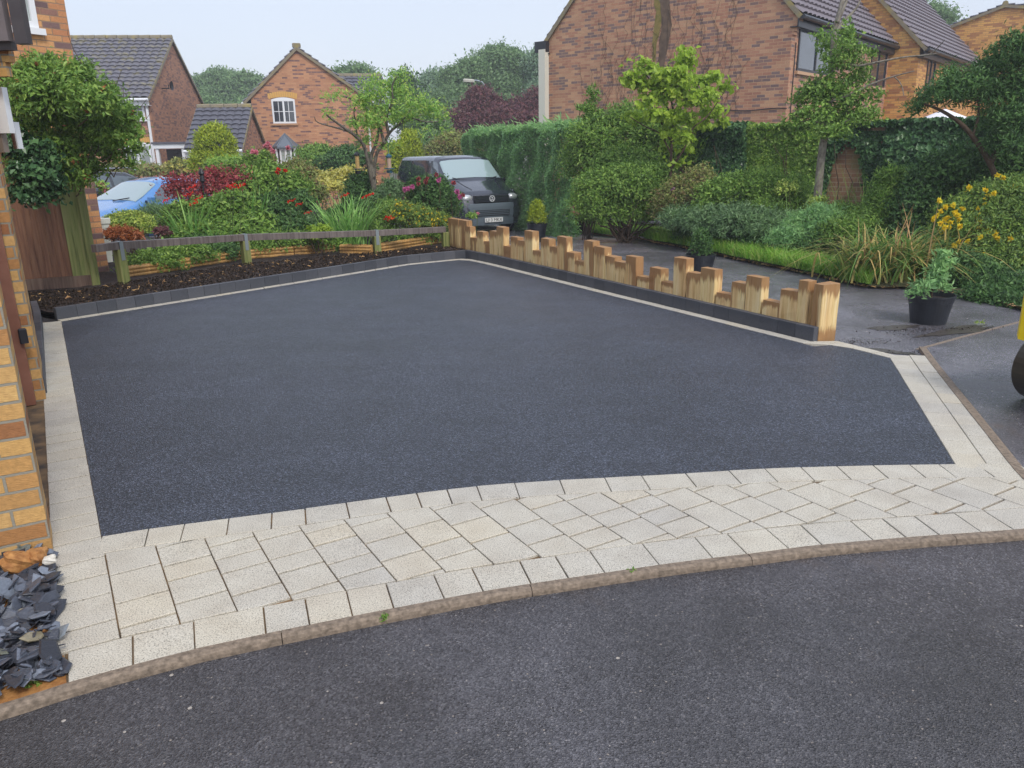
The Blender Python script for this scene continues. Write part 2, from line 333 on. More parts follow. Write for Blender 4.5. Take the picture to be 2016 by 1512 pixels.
class MB:
    def __init__(s): s.v = []; s.f = []; s.mi = []; s.cur = 0
    def add(s, vs, fs):
        k = len(s.v); s.v += [tuple(map(float, x)) for x in vs]
        for f in fs: s.f.append([i+k for i in f]); s.mi.append(s.cur)
    def box(s, c, sz, ax=None, ay=None, az=None):
        c = np.array(c, float); ax = np.array([1, 0, 0.]) if ax is None else unit(ax)
        az = np.array([0, 0, 1.]) if az is None else unit(az); ay = unit(np.cross(az, ax)) if ay is None else unit(ay)
        a, b, d = ax*sz[0]/2, ay*sz[1]/2, az*sz[2]/2
        vs = [c+i*a+j*b+k*d for k in (-1, 1) for j in (-1, 1) for i in (-1, 1)]
        s.add(vs, [(0, 2, 3, 1), (4, 5, 7, 6), (0, 1, 5, 4), (2, 6, 7, 3), (0, 4, 6, 2), (1, 3, 7, 5)])
    def cbox(s, c, sz, ch, ax=None, az=None):      # box with chamfered upright and top edges
        c = np.array(c, float); ax = np.array([1, 0, 0.]) if ax is None else unit(ax)
        az = np.array([0, 0, 1.]) if az is None else unit(az); ay = unit(np.cross(az, ax))
        x, y, z = sz[0]/2, sz[1]/2, sz[2]/2
        def ring(x, y, h, e):
            return [c+ax*a+ay*b+az*h for a, b in ((-x+e, -y), (x-e, -y), (x, -y+e), (x, y-e), (x-e, y), (-x+e, y), (-x, y-e), (-x, -y+e))]
        r = ring(x, y, -z, ch)+ring(x, y, z-ch, ch)+ring(x-ch, y-ch, z, ch*.5)
        fs = [tuple(range(7, -1, -1)), tuple(range(16, 24))]
        for k in (0, 8): fs += [(k+i, k+(i+1) % 8, k+8+(i+1) % 8, k+8+i) for i in range(8)]
        s.add(r, fs)
    def prism(s, poly, z0, z1):
        n = len(poly); vs = [(p[0], p[1], z0) for p in poly]+[(p[0], p[1], z1) for p in poly]
        a = sum(poly[i][0]*poly[(i+1) % n][1]-poly[(i+1) % n][0]*poly[i][1] for i in range(n))
        o = list(range(n)); o = o if a > 0 else o[::-1]
        s.add(vs, [tuple(reversed(o)), tuple(i+n for i in o)]+[(o[i], o[(i+1) % n], o[(i+1) % n]+n, o[i]+n) for i in range(n)])
    def quad(s, a, b, c, d): s.add([a, b, c, d], [(0, 1, 2, 3)])
    def tube(s, pts, r, n=6, cap=True):
        pts = [np.array(p, float) for p in pts]; r = [r]*len(pts) if not hasattr(r, '__len__') else r
        vs = []; ref = np.array([.3, .5, .81])
        for i, p in enumerate(pts):
            d = unit(pts[min(i+1, len(pts)-1)]-pts[max(i-1, 0)]+1e-9); a = unit(np.cross(d, ref)); b = np.cross(d, a)
            vs += [p+(a*math.cos(2*math.pi*k/n)+b*math.sin(2*math.pi*k/n))*r[i] for k in range(n)]
        fs = [(i*n+k, i*n+(k+1) % n, (i+1)*n+(k+1) % n, (i+1)*n+k) for i in range(len(pts)-1) for k in range(n)]
        if cap: fs += [tuple(range(n-1, -1, -1)), tuple((len(pts)-1)*n+k for k in range(n))]
        s.add(vs, fs)
    def lathe(s, c, prof, n=32, axis=None, open_=False):
        c = np.array(c, float); az = np.array([0, 0, 1.]) if axis is None else unit(axis)
        ax = unit(np.cross(az, [.21, .97, .1])); ay = np.cross(az, ax)
        vs = [c+az*z+(ax*math.cos(2*math.pi*k/n)+ay*math.sin(2*math.pi*k/n))*r for r, z in prof for k in range(n)]
        fs = [(i*n+k, i*n+(k+1) % n, (i+1)*n+(k+1) % n, (i+1)*n+k) for i in range(len(prof)-1) for k in range(n)]
        if not open_: fs += [tuple(range(n-1, -1, -1)), tuple((len(prof)-1)*n+k for k in range(n))]
        s.add(vs, fs)
    def build(s, name, m, parent=None, smooth=False, uv=False, bevel=0):
        o = raw(name, s.v, [i for f in s.f for i in f], [len(f) for f in s.f], m, parent, smooth, uv)
        if isinstance(m, (list, tuple)): o.data.polygons.foreach_set('material_index', np.array(s.mi, np.int32))
        if bevel:
            b = o.modifiers.new('bevel', 'BEVEL'); b.width = bevel; b.segments = 2; b.limit_method = 'ANGLE'; b.harden_normals = False
        return o
def chaikin(P, n=3):
    P = [np.array(p, float) for p in P]
    for _ in range(n):
        Q = [P[0]]
        for a, b in zip(P[:-1], P[1:]): Q += [a*.75+b*.25, a*.25+b*.75]
        P = Q+[P[-1]]
    return P
def resample(P, n):
    P = np.array(P, float); d = np.r_[0, np.cumsum(np.linalg.norm(np.diff(P, axis=0), axis=1))]
    t = np.linspace(0, d[-1], n); return np.stack([np.interp(t, d, P[:, k]) for k in range(P.shape[1])], 1)
def grid_mesh(name, Pg, m, parent=None, smooth=True, uv=False):
    nu, nv = Pg.shape[:2]; V = Pg.reshape(-1, 3); i = np.arange(nu-1)[:, None]*nv+np.arange(nv-1)[None]
    FI = np.stack([i, i+nv, i+nv+1, i+1], -1).reshape(-1, 4)
    return raw(name, V, FI, np.full(len(FI), 4), m, parent, smooth, uv)

# ---- foliage
def nrm(a): return a/np.maximum(np.linalg.norm(a, axis=1, keepdims=True), 1e-9)
def leafmesh(name, C, dr, nr, L, W, m, parent=None, bendy=.18):
    dr = nrm(dr); sd_ = nrm(np.cross(dr, nr)); nn = np.cross(sd_, dr); L = L[:, None]; W = W[:, None]
    b = C-dr*L*.5; t = C+dr*L*.5-nn*L*bendy*.6; mid = C-dr*L*.08+nn*W*bendy
    V = np.stack([b, mid+sd_*W*.5, t, mid-sd_*W*.5], 1).reshape(-1, 3); n = len(C)
    return raw(name, V, np.arange(4*n), np.full(n, 4), m, parent)
STRAY = .16
def cloud(blobs, N, clump=.16, shell=.72, per=22, up=.25):
    """points and outward directions over lumpy blobs"""
    C = np.array([b[0] for b in blobs]); R = np.array([b[1] for b in blobs])
    a = (R[:, 0]*R[:, 2]+R[:, 1]*R[:, 2]+R[:, 0]*R[:, 1]); nc = max(8, N//per)
    bi = rng.choice(len(blobs), nc, p=a/a.sum()); d = nrm(rng.normal(size=(nc, 3))); d[:, 2] = np.where(d[:, 2] < -.35, -d[:, 2], d[:, 2])
    rr = shell+(1-shell)*rng.random(nc)**.6; rr = np.where(rng.random(nc) < (.12 if shell < .88 else 0), rr*1.1, rr)
    st_ = rng.random(nc) < (STRAY if shell < .88 else .02); rr = np.where(st_, 1.05+.3*rng.random(nc), rr); cc = C[bi]+d*R[bi]*rr[:, None]; cs = clump*(.6+.8*rng.random(nc))*np.where(st_, .6, 1.)
    k = rng.integers(0, nc, N); off = rng.normal(size=(N, 3)); P = cc[k]+off*cs[k][:, None]*np.array([.6, .6, .45])
    out = nrm(d[k]*.9+nrm(off)*.75+np.array([0, 0, up])); return P, out
def foliage(name, blobs, N, leaf, m, parent=None, clump=.16, asp=.5, hang=.0, shell=.72, spread=.8, per=22):
    P, o = cloud(blobs, N, clump, shell, per); dr = nrm(o*.7+rng.normal(size=o.shape)*spread+np.array([0, 0, -hang]))
    L = leaf*(.45+1.0*rng.random(N)); return leafmesh(name, P, dr, o, L, L*asp, LF[m] if isinstance(m, str) else m, parent)
def blades(name, base, L, lean, width, m, parent=None, seg=4, droop=.5, up0=1.):
    """base (n,3); arching blades"""
    n = len(base); az = rng.random(n)*2*math.pi; h = np.stack([np.cos(az), np.sin(az), np.zeros(n)], 1); side = np.stack([-np.sin(az), np.cos(az), np.zeros(n)], 1)
    tw = rng.normal(size=(n, 1))*.5; side = nrm(side+h*tw); V = []
    ln = lean*(.3+rng.random(n)); dr = droop*(.4+1.2*rng.random(n))
    for k in range(seg+1):
        t = k/seg; x = (ln*t+dr*t*t*.6)*L; z = (t-dr*t*t*t*.55)*L*up0
        c = base+h*x[:, None]+np.array([0, 0, 1.])*z[:, None]; w_ = (width*(1-t**2.2)*.5+.0006)
        w_ = np.asarray(w_)*np.ones(n)
        V += [c+side*w_[:, None], c-side*w_[:, None]]
    V = np.stack(V, 1).reshape(-1, 3); b0 = np.arange(n)[:, None]*(2*(seg+1))
    FI = np.concatenate([np.stack([b0[:, 0]+2*k, b0[:, 0]+2*k+1, b0[:, 0]+2*k+3, b0[:, 0]+2*k+2], 1)[:, None] for k in range(seg)], 1).reshape(-1, 4)
    return raw(name, V, FI, np.full(len(FI), 4), LF[m] if isinstance(m, str) else m, parent)
def BL(px, py, wx, wz, Y, dy=None):     # a lump: centre seen at px, py at distance Y; half sizes in photo pixels
    k = ppm(Y); rx = wx/k; return (D(px, py, Y), (rx, dy if dy else rx*.8, wz/k))
def branchy(mb, a, b, r0, r1, kink=.12, seg=5, n=6):
    a = np.array(a, float); b = np.array(b, float); L = np.linalg.norm(b-a); pts = [a]
    for k in range(1, seg): pts.append(a+(b-a)*k/seg+rng.normal(size=3)*kink*L/seg)
    pts.append(b); mb.tube(pts, list(np.linspace(r0, r1, seg+1)), n); return pts
def shrub(name, label, cat, blobs, N, leaf, m, clump=.14, asp=.5, hang=0., group=None, stems=True, base=None, ground=None, parts=(), shell=.72, part='foliage', r=.012, per=22, spread=.8):
    C = np.mean([b[0] for b in blobs], 0); zb = gz(C[1]) if ground is None else ground
    bp = np.array([C[0], C[1], zb]) if base is None else np.array(base, float)
    root = empty(name, bp, label, cat, group); inv = -bp
    bl = [(np.array(b[0])+inv, b[1]) for b in blobs]
    foliage(part, bl, N, leaf, m, root, clump, asp, hang, shell, spread, per)
    if stems:
        s = MB()
        for b in bl:
            for _ in range(3):
                e = np.array(b[0])+rng.normal(size=3)*np.array(b[1])*.35; branchy(s, (rng.normal()*.05, rng.normal()*.05, -.03), e, r, r*.35, .2, 4, 5)
        s.build('stem', TWIG, root)
    for (nm, mm, n, lf, cl, a) in parts: foliage(nm, bl, n, lf, mm, root, cl, a, 0., .97, .9, 5)
    return root
def tree(name, label, cat, base, blobs, N, leaf, m, trunk_r=.15, bark=BARK, clump=.3, asp=.5, hang=0., group=None, fork=.45, shell=.6, per=24, crown='crown'):
    base = np.array(base, float); root = empty(name, base, label, cat, group)
    bl = [(np.array(b[0])-base, b[1]) for b in blobs]; foliage(crown, bl, N, leaf, m, root, clump, asp, hang, shell, .8, per)
    C = np.mean([b[0] for b in bl], 0); t = MB(); f = C*fork; f[:2] *= .5
    pts = branchy(t, (0, 0, -.1), f, trunk_r, trunk_r*.75, .05, 5, 9)
    for b in bl: branchy(t, f-np.array([0, 0, .02]), b[0], trunk_r*.55, trunk_r*.12, .15, 5, 6)
    t.build('trunk', bark, root, smooth=True)
    return root

# ============================================================ GROUND, ROAD, DRIVE
def sheet(name, x0, x1, y0, y1, nx, ny, dz, m, bumpz=0., kind='structure'):
    X = np.linspace(x0, x1, nx); Y = np.linspace(y0, y1, ny); P = np.zeros((nx, ny, 3))
    P[..., 0] = X[:, None]; P[..., 1] = Y[None]; P[..., 2] = np.array([gz(y) for y in Y])[None]+dz+rng.normal(size=(nx, ny))*bumpz
    return tag(grid_mesh(name, P, m), kind=kind)
sheet('ground', -260, 260, -12, 420, 40, 200, -.10, GROUND)
sheet('road', -60, 40, -8, 45, 30, 140, -.03, ROAD)

def Gl(L, z=0.): return [G(x, y, z)[:2] for x, y in L]
back_px = [(121, 632), (250, 611.5), (383, 591), (490, 573.5), (596, 556.5), (809, 520.5), (912, 510.5), (950, 518), (1200, 582), (1442, 638), (1570, 671), (1603, 681), (1645, 677.5), (1680, 686), (1752, 704)]
right_px = [(1752, 704), (1880, 913)]
top_px = [(200, 1056), (293, 1040), (395, 1027), (478, 1016), (644, 995), (820, 969), (1008, 949), (1300, 934.5), (1500, 921.5), (1716, 915), (1880, 913)]
kerb_px = [(-60, 1404), (0, 1388), (135, 1342), (270, 1307), (381, 1278), (498, 1253), (595, 1233), (704, 1211), (800, 1193), (966, 1161), (1055, 1148), (1216, 1124), (1363, 1103), (1500, 1088), (1566, 1077), (1701, 1065), (1833, 1054), (2016, 1042)]
BACK = Gl(back_px)
def straighten(i, j, k):
    a, b = BACK[i], BACK[j]; u = unit(b-a)
    for m in range(i+1, j): BACK[m] = (a+u*((BACK[m]-a)@u))*(1-k)+BACK[m]*k
straighten(0, 5, .35); straighten(7, 11, .1)
RIGHT = Gl(right_px); TOP = resample(chaikin(Gl(top_px), 2), 60)
CK = Gl(kerb_px); e = unit(CK[-1]-CK[-3]); CK.append(CK[-1]+e*.5+np.array([0, .03])); CK.append(CK[-1]+e*.6+np.array([0, .16]))
CK = resample(chaikin(CK, 2), 120)
def offs(P, d):
    P = np.array(P, float); T = np.gradient(P, axis=0) if len(P) > 2 else np.repeat((P[1]-P[0])[None], 2, 0)
    S = np.diff(P, axis=0); S = S/np.linalg.norm(S, axis=1, keepdims=True); out = []
    for i in range(len(P)):
        a = S[max(i-1, 0)]; b = S[min(i, len(S)-1)]; t = a+b; t = t/np.linalg.norm(t); n = np.array([-t[1], t[0]])
        na = np.array([-a[1], a[0]]); out.append(P[i]+n*d/max(.4, n@na))
    return np.array(out)
# tarmac infill
poly = list(map(tuple, BACK))+[tuple(RIGHT[1])]+[tuple(p) for p in TOP[::-1]]
tb = MB(); tb.prism(poly, -.06, -.004); t_ = tb.build('driveway', TARMAC); tag(t_, kind='structure')

WET_SKYLIT = old_road(1.9); WET_SKYLIT.name = 'wet side road asphalt with painted sky sheen'  # paler copy of the road asphalt, sky reflection painted into its base colour
WET_SKYLIT.node_tree.nodes['Principled BSDF'].inputs['Specular IOR Level'].default_value = .9
for n_ in WET_SKYLIT.node_tree.nodes:
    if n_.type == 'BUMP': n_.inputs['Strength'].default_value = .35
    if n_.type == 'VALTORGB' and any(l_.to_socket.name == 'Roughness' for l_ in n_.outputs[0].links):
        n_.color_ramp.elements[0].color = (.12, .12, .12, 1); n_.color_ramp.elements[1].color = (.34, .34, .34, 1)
# sand bed and pavers
sb = MB()
left_out = [G(130, 1343)[:2], G(104, 1085)[:2], G(84, 632)[:2]]
sb.prism([tuple(p) for p in [left_out[0], left_out[2]]]+[tuple(p) for p in BACK[::1]]+[tuple(RIGHT[1])]+[tuple(G(2150, 950)[:2])]+[tuple(p) for p in CK[::-1] if p[0] > left_out[0][0]], -.055, -.0105)
tag(sb.build('bedding_sand', SAND), kind='structure')
pv = MB()
def inset(poly, d):
    P = np.array(poly, float); n = len(P); out = []
    area = .5*sum(P[i][0]*P[(i+1) % n][1]-P[(i+1) % n][0]*P[i][1] for i in range(n))
    if area < 0: P = P[::-1]
    for i in range(n):
        a = unit(P[i]-P[i-1]); b = unit(P[(i+1) % n]-P[i]); na = np.array([-a[1], a[0]]); nb = np.array([-b[1], b[0]])
        k = na+nb; k = k/max(1e-6, (1+na@nb)); kl = np.linalg.norm(k); k = k/max(1., kl/1.8); out.append(P[i]+k*d)
    return np.array(out)
def block(mb, poly, z1, z0=-.05, gap=.0021, ch=.0022):
    P = inset(poly, gap+abs(rng.normal())*.0007); n = len(P)
    if n < 3: return
    A = .5*abs(sum(P[i][0]*P[(i+1) % n][1]-P[(i+1) % n][0]*P[i][1] for i in range(n)))
    if A < .0006: return
    Q = inset(P, ch); dz = rng.normal()*.0006; tl = rng.normal(size=2)*.0022; c = P.mean(0)
    def zz(p): return z1+dz+float((p-c)@tl)
    vs = [(p[0], p[1], z0) for p in P]+[(p[0], p[1], zz(p)-ch*.8) for p in P]+[(p[0], p[1], zz(p)) for p in Q]
    fs = [tuple(range(2*n, 3*n))]+[(i, (i+1) % n, (i+1) % n+n, i+n) for i in range(n)]+[(i+n, (i+1) % n+n, (i+1) % n+2*n, i+2*n) for i in range(n)]
    mb.add(vs, fs)
def soldier(mb, A, B, sizes, z=0.):
    A = np.array(A); B = np.array(B); d = np.r_[0, np.cumsum(np.linalg.norm(np.diff(A, axis=0), axis=1))]; s = 0
    def at(P, s): return np.array([np.interp(s, d, P[:, 0]), np.interp(s, d, P[:, 1])])
    while s < d[-1]-.03:
        w_ = random.choice(sizes); s2 = min(d[-1], s+w_)
        if d[-1]-s2 < .06: s2 = d[-1]
        block(mb, [at(A, s), at(A, s2), at(B, s2), at(B, s)], z); s = s2
SZ = [.15, .19, .19, .23]
i0 = int(np.argmin(np.linalg.norm(CK-left_out[0], axis=1))); CKi = CK[i0:]; CKo = offs(CKi, .185)
soldier(pv, CKi, CKo, SZ)
# along the tarmac edge
TB = offs(TOP, -.172); ext = unit(TOP[-1]-TOP[-3]); TOPx = np.vstack([TOP, TOP[-1]+ext*.32]); TBx = np.vstack([TB, TB[-1]+ext*.32])
soldier(pv, TOPx, TBx, SZ)
# left strip
d1 = unit(BACK[0]-TOP[0]); e1 = np.array([d1[1], -d1[0]]); A0 = TOP[0]-d1*.9; s = 0.
Ls = np.linalg.norm(BACK[0]-A0)+.02; wd = .195
def clip(poly, p, n):   # keep side where (x-p).n >= 0
    out = []
    for i in range(len(poly)):
        a, b = np.array(poly[i]), np.array(poly[(i+1) % len(poly)]); da, db = (a-p)@n, (b-p)@n
        if da >= 0: out.append(a)
        if da*db < 0: out.append(a+(b-a)*da/(da-db))
    return out
def near(P, c):
    i = int(np.argmin(np.linalg.norm(P-c, axis=1))); t = unit(P[min(i+1, len(P)-1)]-P[max(i-1, 0)]); return P[i], np.array([-t[1], t[0]])
while s < Ls:
    h = random.choice([.145, .165, .205]); s2 = min(s+h, Ls); a = A0+d1*(s+.003); b = A0+d1*(s2-.003)
    q = [a, b, b-e1*wd, a-e1*wd]; p, n = near(CKo, np.mean(q, 0)); q = clip(q, p, n)
    if len(q) > 2: block(pv, q, 0.)
    s = s2
# field
nc = 44
for c_ in range(nc):
    u0 = c_*.192; s = -3.4-random.random()*.2
    while s < 1.2:
        h = random.choice([.13, .18, .19, .24]); a = TOP[0]+e1*u0+d1*(s+.0036); b = a+d1*(h-.0072)
        q = [a, b, b+e1*.192, a+e1*.192]; s += h; m0 = np.mean(q, 0)
        for cu_, sg_ in ((CKo, 1), (TBx, -1)):
            for v_ in [m0]+[np.array(t_) for t_ in q]:
                p, n = near(cu_, v_)
                if len(q) > 2: q = clip(q, p, n*sg_)
        if len(q) < 3: continue
        block(pv, q, 0.)
# right strip of two courses
R0, R1 = np.array(RIGHT[0]), np.array(RIGHT[1])+unit(np.array(RIGHT[1])-RIGHT[0])*.02; dr_ = unit(R1-R0); nr_ = np.array([-dr_[1], dr_[0]])
if nr_[0] < 0: nr_ = -nr_
for k in range(2):
    s = -.13 if k == 1 else -.10
    while s < np.linalg.norm(R1-R0)+(.02 if k == 0 else .05):
        h = random.choice([.165, .205, .25]); q = [R0+dr_*s+nr_*.155*k, R0+dr_*(s+h)+nr_*.155*k, R0+dr_*(s+h)+nr_*.155*(k+1), R0+dr_*s+nr_*.155*(k+1)]
        block(pv, q, 0.); s += h
# thin margin at the back
Bk = np.array(BACK); mo = offs(Bk, .105)
if np.linalg.norm(mo[5]-np.array([0, 0])) < np.linalg.norm(Bk[5]): mo = offs(Bk, -.105)
soldier(pv, resample(Bk, 160), resample(mo, 160), [.2, .24])
tag(pv.build('paving', PAVER), kind='structure')

# worn concrete edging against the road
def edging(mb, P, w_, z1, lens=.92):
    P = np.array(P); O = offs(P, w_); d = np.r_[0, np.cumsum(np.linalg.norm(np.diff(P, axis=0), axis=1))]; s = 0
    def at(Q, s): return np.array([np.interp(s, d, Q[:, 0]), np.interp(s, d, Q[:, 1])])
    while s < d[-1]-.02:
        s2 = min(s+lens, d[-1]); n = 7; A = [at(P, s+(s2-s)*k/n) for k in range(n+1)]; B = [at(O, s+(s2-s)*k/n) for k in range(n+1)]
        A[0] = A[0]+unit(A[1]-A[0])*.003; B[0] = B[0]+unit(B[1]-B[0])*.003
        prof = lambda a, b: [(*a, -.06), (*a, z1), (*(a*.35+b*.65), z1+.001), (*(a*.08+b*.92), z1-.006), (*b, z1-.018), (*b, -.06)]
        vs = [q for a, b in zip(A, B) for q in prof(a, b)]; fs = [(k*6+j, k*6+j+1, k*6+j+7, k*6+j+6) for k in range(n) for j in range(5)]
        fs += [tuple(range(5, -1, -1)), tuple(n*6+j for j in range(6))]; mb.add(vs, fs); s = s2
ek = MB(); edging(ek, CK+rng.normal(size=CK.shape)*.0006, -.042, .001)
OR_ = [G(1809, 683)[:2], G(1831, 714)[:2], G(1882, 779)[:2], G(1938, 850)[:2], G(1992, 920)[:2], G(2020, 950)[:2], G(2100, 985)[:2]]
edging(ek, resample(OR_, 30), .06, .004)
edging(ek, resample([G(1809, 683)[:2], G(1896, 659)[:2], G(2016, 628)[:2], G(2150, 590)[:2]], 20), .045, -.024)
tag(ek.build('kerb', KERBC), kind='structure')

# charcoal upstand kerb
kd = MB(); kline = offs(Bk, .138) if np.allclose(mo, offs(Bk, .105)) else offs(Bk, -.138); sgn = 1 if np.allclose(mo, offs(Bk, .105)) else -1
def kerbrun(P, L=.2):
    P = resample(P, 200); d = np.r_[0, np.cumsum(np.linalg.norm(np.diff(P, axis=0), axis=1))]; n = int(round(d[-1]/L)); n = max(n, 1)
    for k in range(n):
        a = np.array([np.interp(d[-1]*k/n, d, P[:, j]) for j in (0, 1)]); b = np.array([np.interp(d[-1]*(k+1)/n, d, P[:, j]) for j in (0, 1)])
        c = (a+b)/2; kd.cbox((c[0], c[1], .035+rng.normal()*.0007), (np.linalg.norm(b-a)-.002, .062, .17), .0025, ax=(*(unit(b-a)), 0))
kerbrun(kline[:7]); kerbrun(kline[6:12])
kl0 = G(70, 613)[:2]; kerbrun([kl0+d1*0-d1*.02, np.array(left_out[2])-e1*.03-d1*.2, np.array(left_out[2])-e1*.035-d1*2.95])
tag(kd.build('raised_kerb', KERBD), kind='structure')

# soil bed between kerb and fence, and the garden behind
def ruled(name, A, B, n, m_, mat_, z0, amp, zb=None, kind='structure', fr=3.):
    A = resample(A, n); B = resample(B, n); t = np.linspace(0, 1, m_)[None, :, None]; P2 = A[:, None]*(1-t)+B[:, None]*t
    P = np.zeros((n, m_, 3)); P[..., :2] = P2
    nx = np.sin(P2[..., 0]*fr+1)*np.sin(P2[..., 1]*fr*.8)+.6*np.sin(P2[..., 0]*fr*2.3+P2[..., 1]*fr*1.9)
    P[..., 2] = z0+amp*(nx*.5+rng.random((n, m_)))+np.vectorize(gz)(P2[..., 1]); ed = np.sin(np.pi*np.clip(np.linspace(0, 1, m_), .0, 1))[None]
    P[..., 2] = z0+(P[..., 2]-z0)*(.35+.65*ed)
    return tag(grid_mesh(name, P, mat_, smooth=False), kind=kind)
fence_px = [(60, 580), (185, 572), (232, 562), (483, 522), (740, 500), (875, 490)]
FE = [G(x, y, .05)[:2] for x, y in fence_px]
kb = offs(kline, sgn*.03)[:7]; kb = np.vstack([kl0-e1*.05, kb])
fe2 = [FE[0]+np.array([-.3, .0])]+FE+[FE[-1]+np.array([.5, .35])]
ruled('soil_bed', resample(kb, 40), resample(fe2, 40), 150, 34, SOIL, .055, .03)
far_line = [(-9.5, 13.5), (-8.2, 15.8), (-5.4, 17.2), (-3.2, 17.0), (-1.9, 16.6), (-.9, 15.2)]
ruled('garden_soil', resample(fe2, 30), resample(far_line, 30), 60, 40, SOIL, .06, .03)

def scatter_in(A, B, n, lo=.03, hi=.97):
    A = resample(A, 60); B = resample(B, 60); i = rng.random(n)*58.99; k = i.astype(int); f = (i-k)[:, None]; t = (lo+(hi-lo)*rng.random(n))[:, None]
    a = A[k]*(1-f)+A[k+1]*f; b = B[k]*(1-f)+B[k+1]*f; return a*(1-t)+b*t
def litter(name, P2, z, L, m, kind='stuff', asp=.35, flat=.35, label=None):
    n = len(P2); C = np.zeros((n, 3)); C[:, :2] = P2; C[:, 2] = z+np.vectorize(gz)(P2[:, 1])+rng.random(n)*.012
    d = rng.normal(size=(n, 3)); d[:, 2] *= flat; nr = rng.normal(size=(n, 3))*.35+np.array([0, 0, 1]); l = L*(.4+1.1*rng.random(n))
    o = leafmesh(name, C, d, nr, l, l*asp, LF[m], None, .3); return tag(o, kind=kind)
litter('bark_litter', scatter_in(kb, fe2, 420), .088, .04, 'litter', asp=.16)
litter('fallen_leaves', scatter_in(kb, fe2, 90, .3, .97), .092, .06, 'litter', asp=.4)
SM = leaf_mat('soil crumb', [(.008, .006, .004), (.022, .015, .011), (.045, .03, .022)], 0., .9)
LF['crumb'] = SM
litter('soil_crumbs', scatter_in(kb, fe2, 12000), .086, .024, 'crumb', asp=.8, flat=1.)

# ============================================================ TIMBER POSTS
P0 = np.array(kline[7]); P1 = np.array(kline[11]); dR = unit(P1-P0); nR = np.array([-dR[1], dR[0]]);
if nR[0] < 0: nR = -nR
PF = P0+nR*.034   # front plane of the posts
posts = [(881, 903, 431), (903, 918, 434), (914, 925, 446), (925, 938, 468), (938.5, 951, 456), (951, 963, 476), (962.5, 976.5, 455), (976.5, 991, 447), (991, 1004, 485), (1004, 1018, 467), (1018, 1031.5, 474), (1031.5, 1047.5, 455), (1047.5, 1064, 494), (1064, 1081, 470), (1081, 1096, 486), (1096, 1114.5, 466), (1114.5, 1130.5, 497), (1130.5, 1149, 514), (1149, 1168, 474), (1168, 1190, 486), (1190, 1210, 505), (1210, 1231.5, 516), (1231.5, 1253, 505), (1253, 1277, 545), (1277, 1301, 528), (1301, 1326, 556), (1326, 1351.5, 508), (1351.5, 1379, 538), (1379, 1408.5, 529), (1408.5, 1439, 578), (1439, 1468, 557), (1468, 1500.5, 545), (1500.5, 1536, 594), (1536, 1572, 572), (1572, 1592, 553)]
ORD = ['', 'second', 'third', 'fourth', 'fifth', 'sixth', 'seventh', 'eighth', 'ninth', 'tenth', 'eleventh', 'twelfth', 'thirteenth', 'fourteenth', 'fifteenth', 'sixteenth', 'seventeenth', 'eighteenth', 'nineteenth', 'twentieth', 'twenty-first', 'twenty-second', 'twenty-third', 'twenty-fourth', 'twenty-fifth', 'twenty-sixth', 'twenty-seventh', 'twenty-eighth', 'twenty-ninth', 'thirtieth', 'thirty-first', 'thirty-second', 'thirty-third', 'thirty-fourth', 'thirty-fifth', 'thirty-sixth']
def post_mesh(hw, th, h):
    b = MB(); n = 7; vs = []; c = .006
    for k in range(n+1):
        z = -.02+(h+.02)*k/n; j = lambda: rng.normal()*.0013
        vs += [(-hw+c, -th+j(), z), (hw-c, -th+j(), z), (hw+j(), -th+c, z), (hw+j(), th-c, z), (hw-c, th, z), (-hw+c, th, z), (-hw, th-c, z), (-hw, -th+c, z)]
    for k in range(8):
        x, y, z = vs[n*8+k]; vs[n*8+k] = (x*.975, y*.965, z+rng.normal()*.002)
    fs = [(k*8+i, k*8+(i+1) % 8, (k+1)*8+(i+1) % 8, (k+1)*8+i) for k in range(n) for i in range(8)]+[tuple(n*8+i for i in range(8))]
    b.add(vs, fs); return b
NP = len(posts)+1
for i, (xl, xr, yt) in enumerate(posts):
    s0, z0 = WP(xl, yt, PF, dR); s1, z1 = WP(xr, yt, PF, dR); w_ = max(.07, s1-s0); z = (z0+z1)/2
    th = .05+.006*random.random(); c = PF+dR*(s0+s1)/2+nR*(th+.004*random.random())
    b = post_mesh(w_/2-.0015, th, z)
    o = b.build('timber_post', TIMBER); o.location = (c[0], c[1], 0); o.rotation_euler = (rng.normal()*.004, rng.normal()*.005, math.atan2(dR[1], dR[0])+rng.normal()*.01)
    nb = [posts[j][2] for j in (i-1, i+1) if 0 <= j < len(posts)]; k = NP-1-i
    size = 'tall' if z > .55 else 'medium height' if z > .38 else 'short'
    tag(o, f'{size} honey-coloured sawn timber post, {ORD[k]} back from the big end post', 'post', 'upright timber posts of the staggered driveway edge')
q0, q1, q2 = G(1590, 666), G(1611, 671.5), G(1638, 668); u1 = unit(q0-q1); u2 = unit(q2-q1); Zt = D(1606, 562, q1[1])[2]
b = MB(); w1, w2 = .105, .20
u2 = unit(u2-u1*(u1@u2)); c = q1[:2]+u1[:2]*w1/2+u2[:2]*w2/2
b = post_mesh(w2/2, w1/2, Zt); o = b.build('timber_post', TIMBER); o.location = (c[0], c[1], 0); o.rotation_euler = (0, 0, math.atan2(u2[1], u2[0]))
tag(o, 'tallest, nearest sawn timber post standing free at the open end of the row', 'post', 'upright timber posts of the staggered driveway edge')

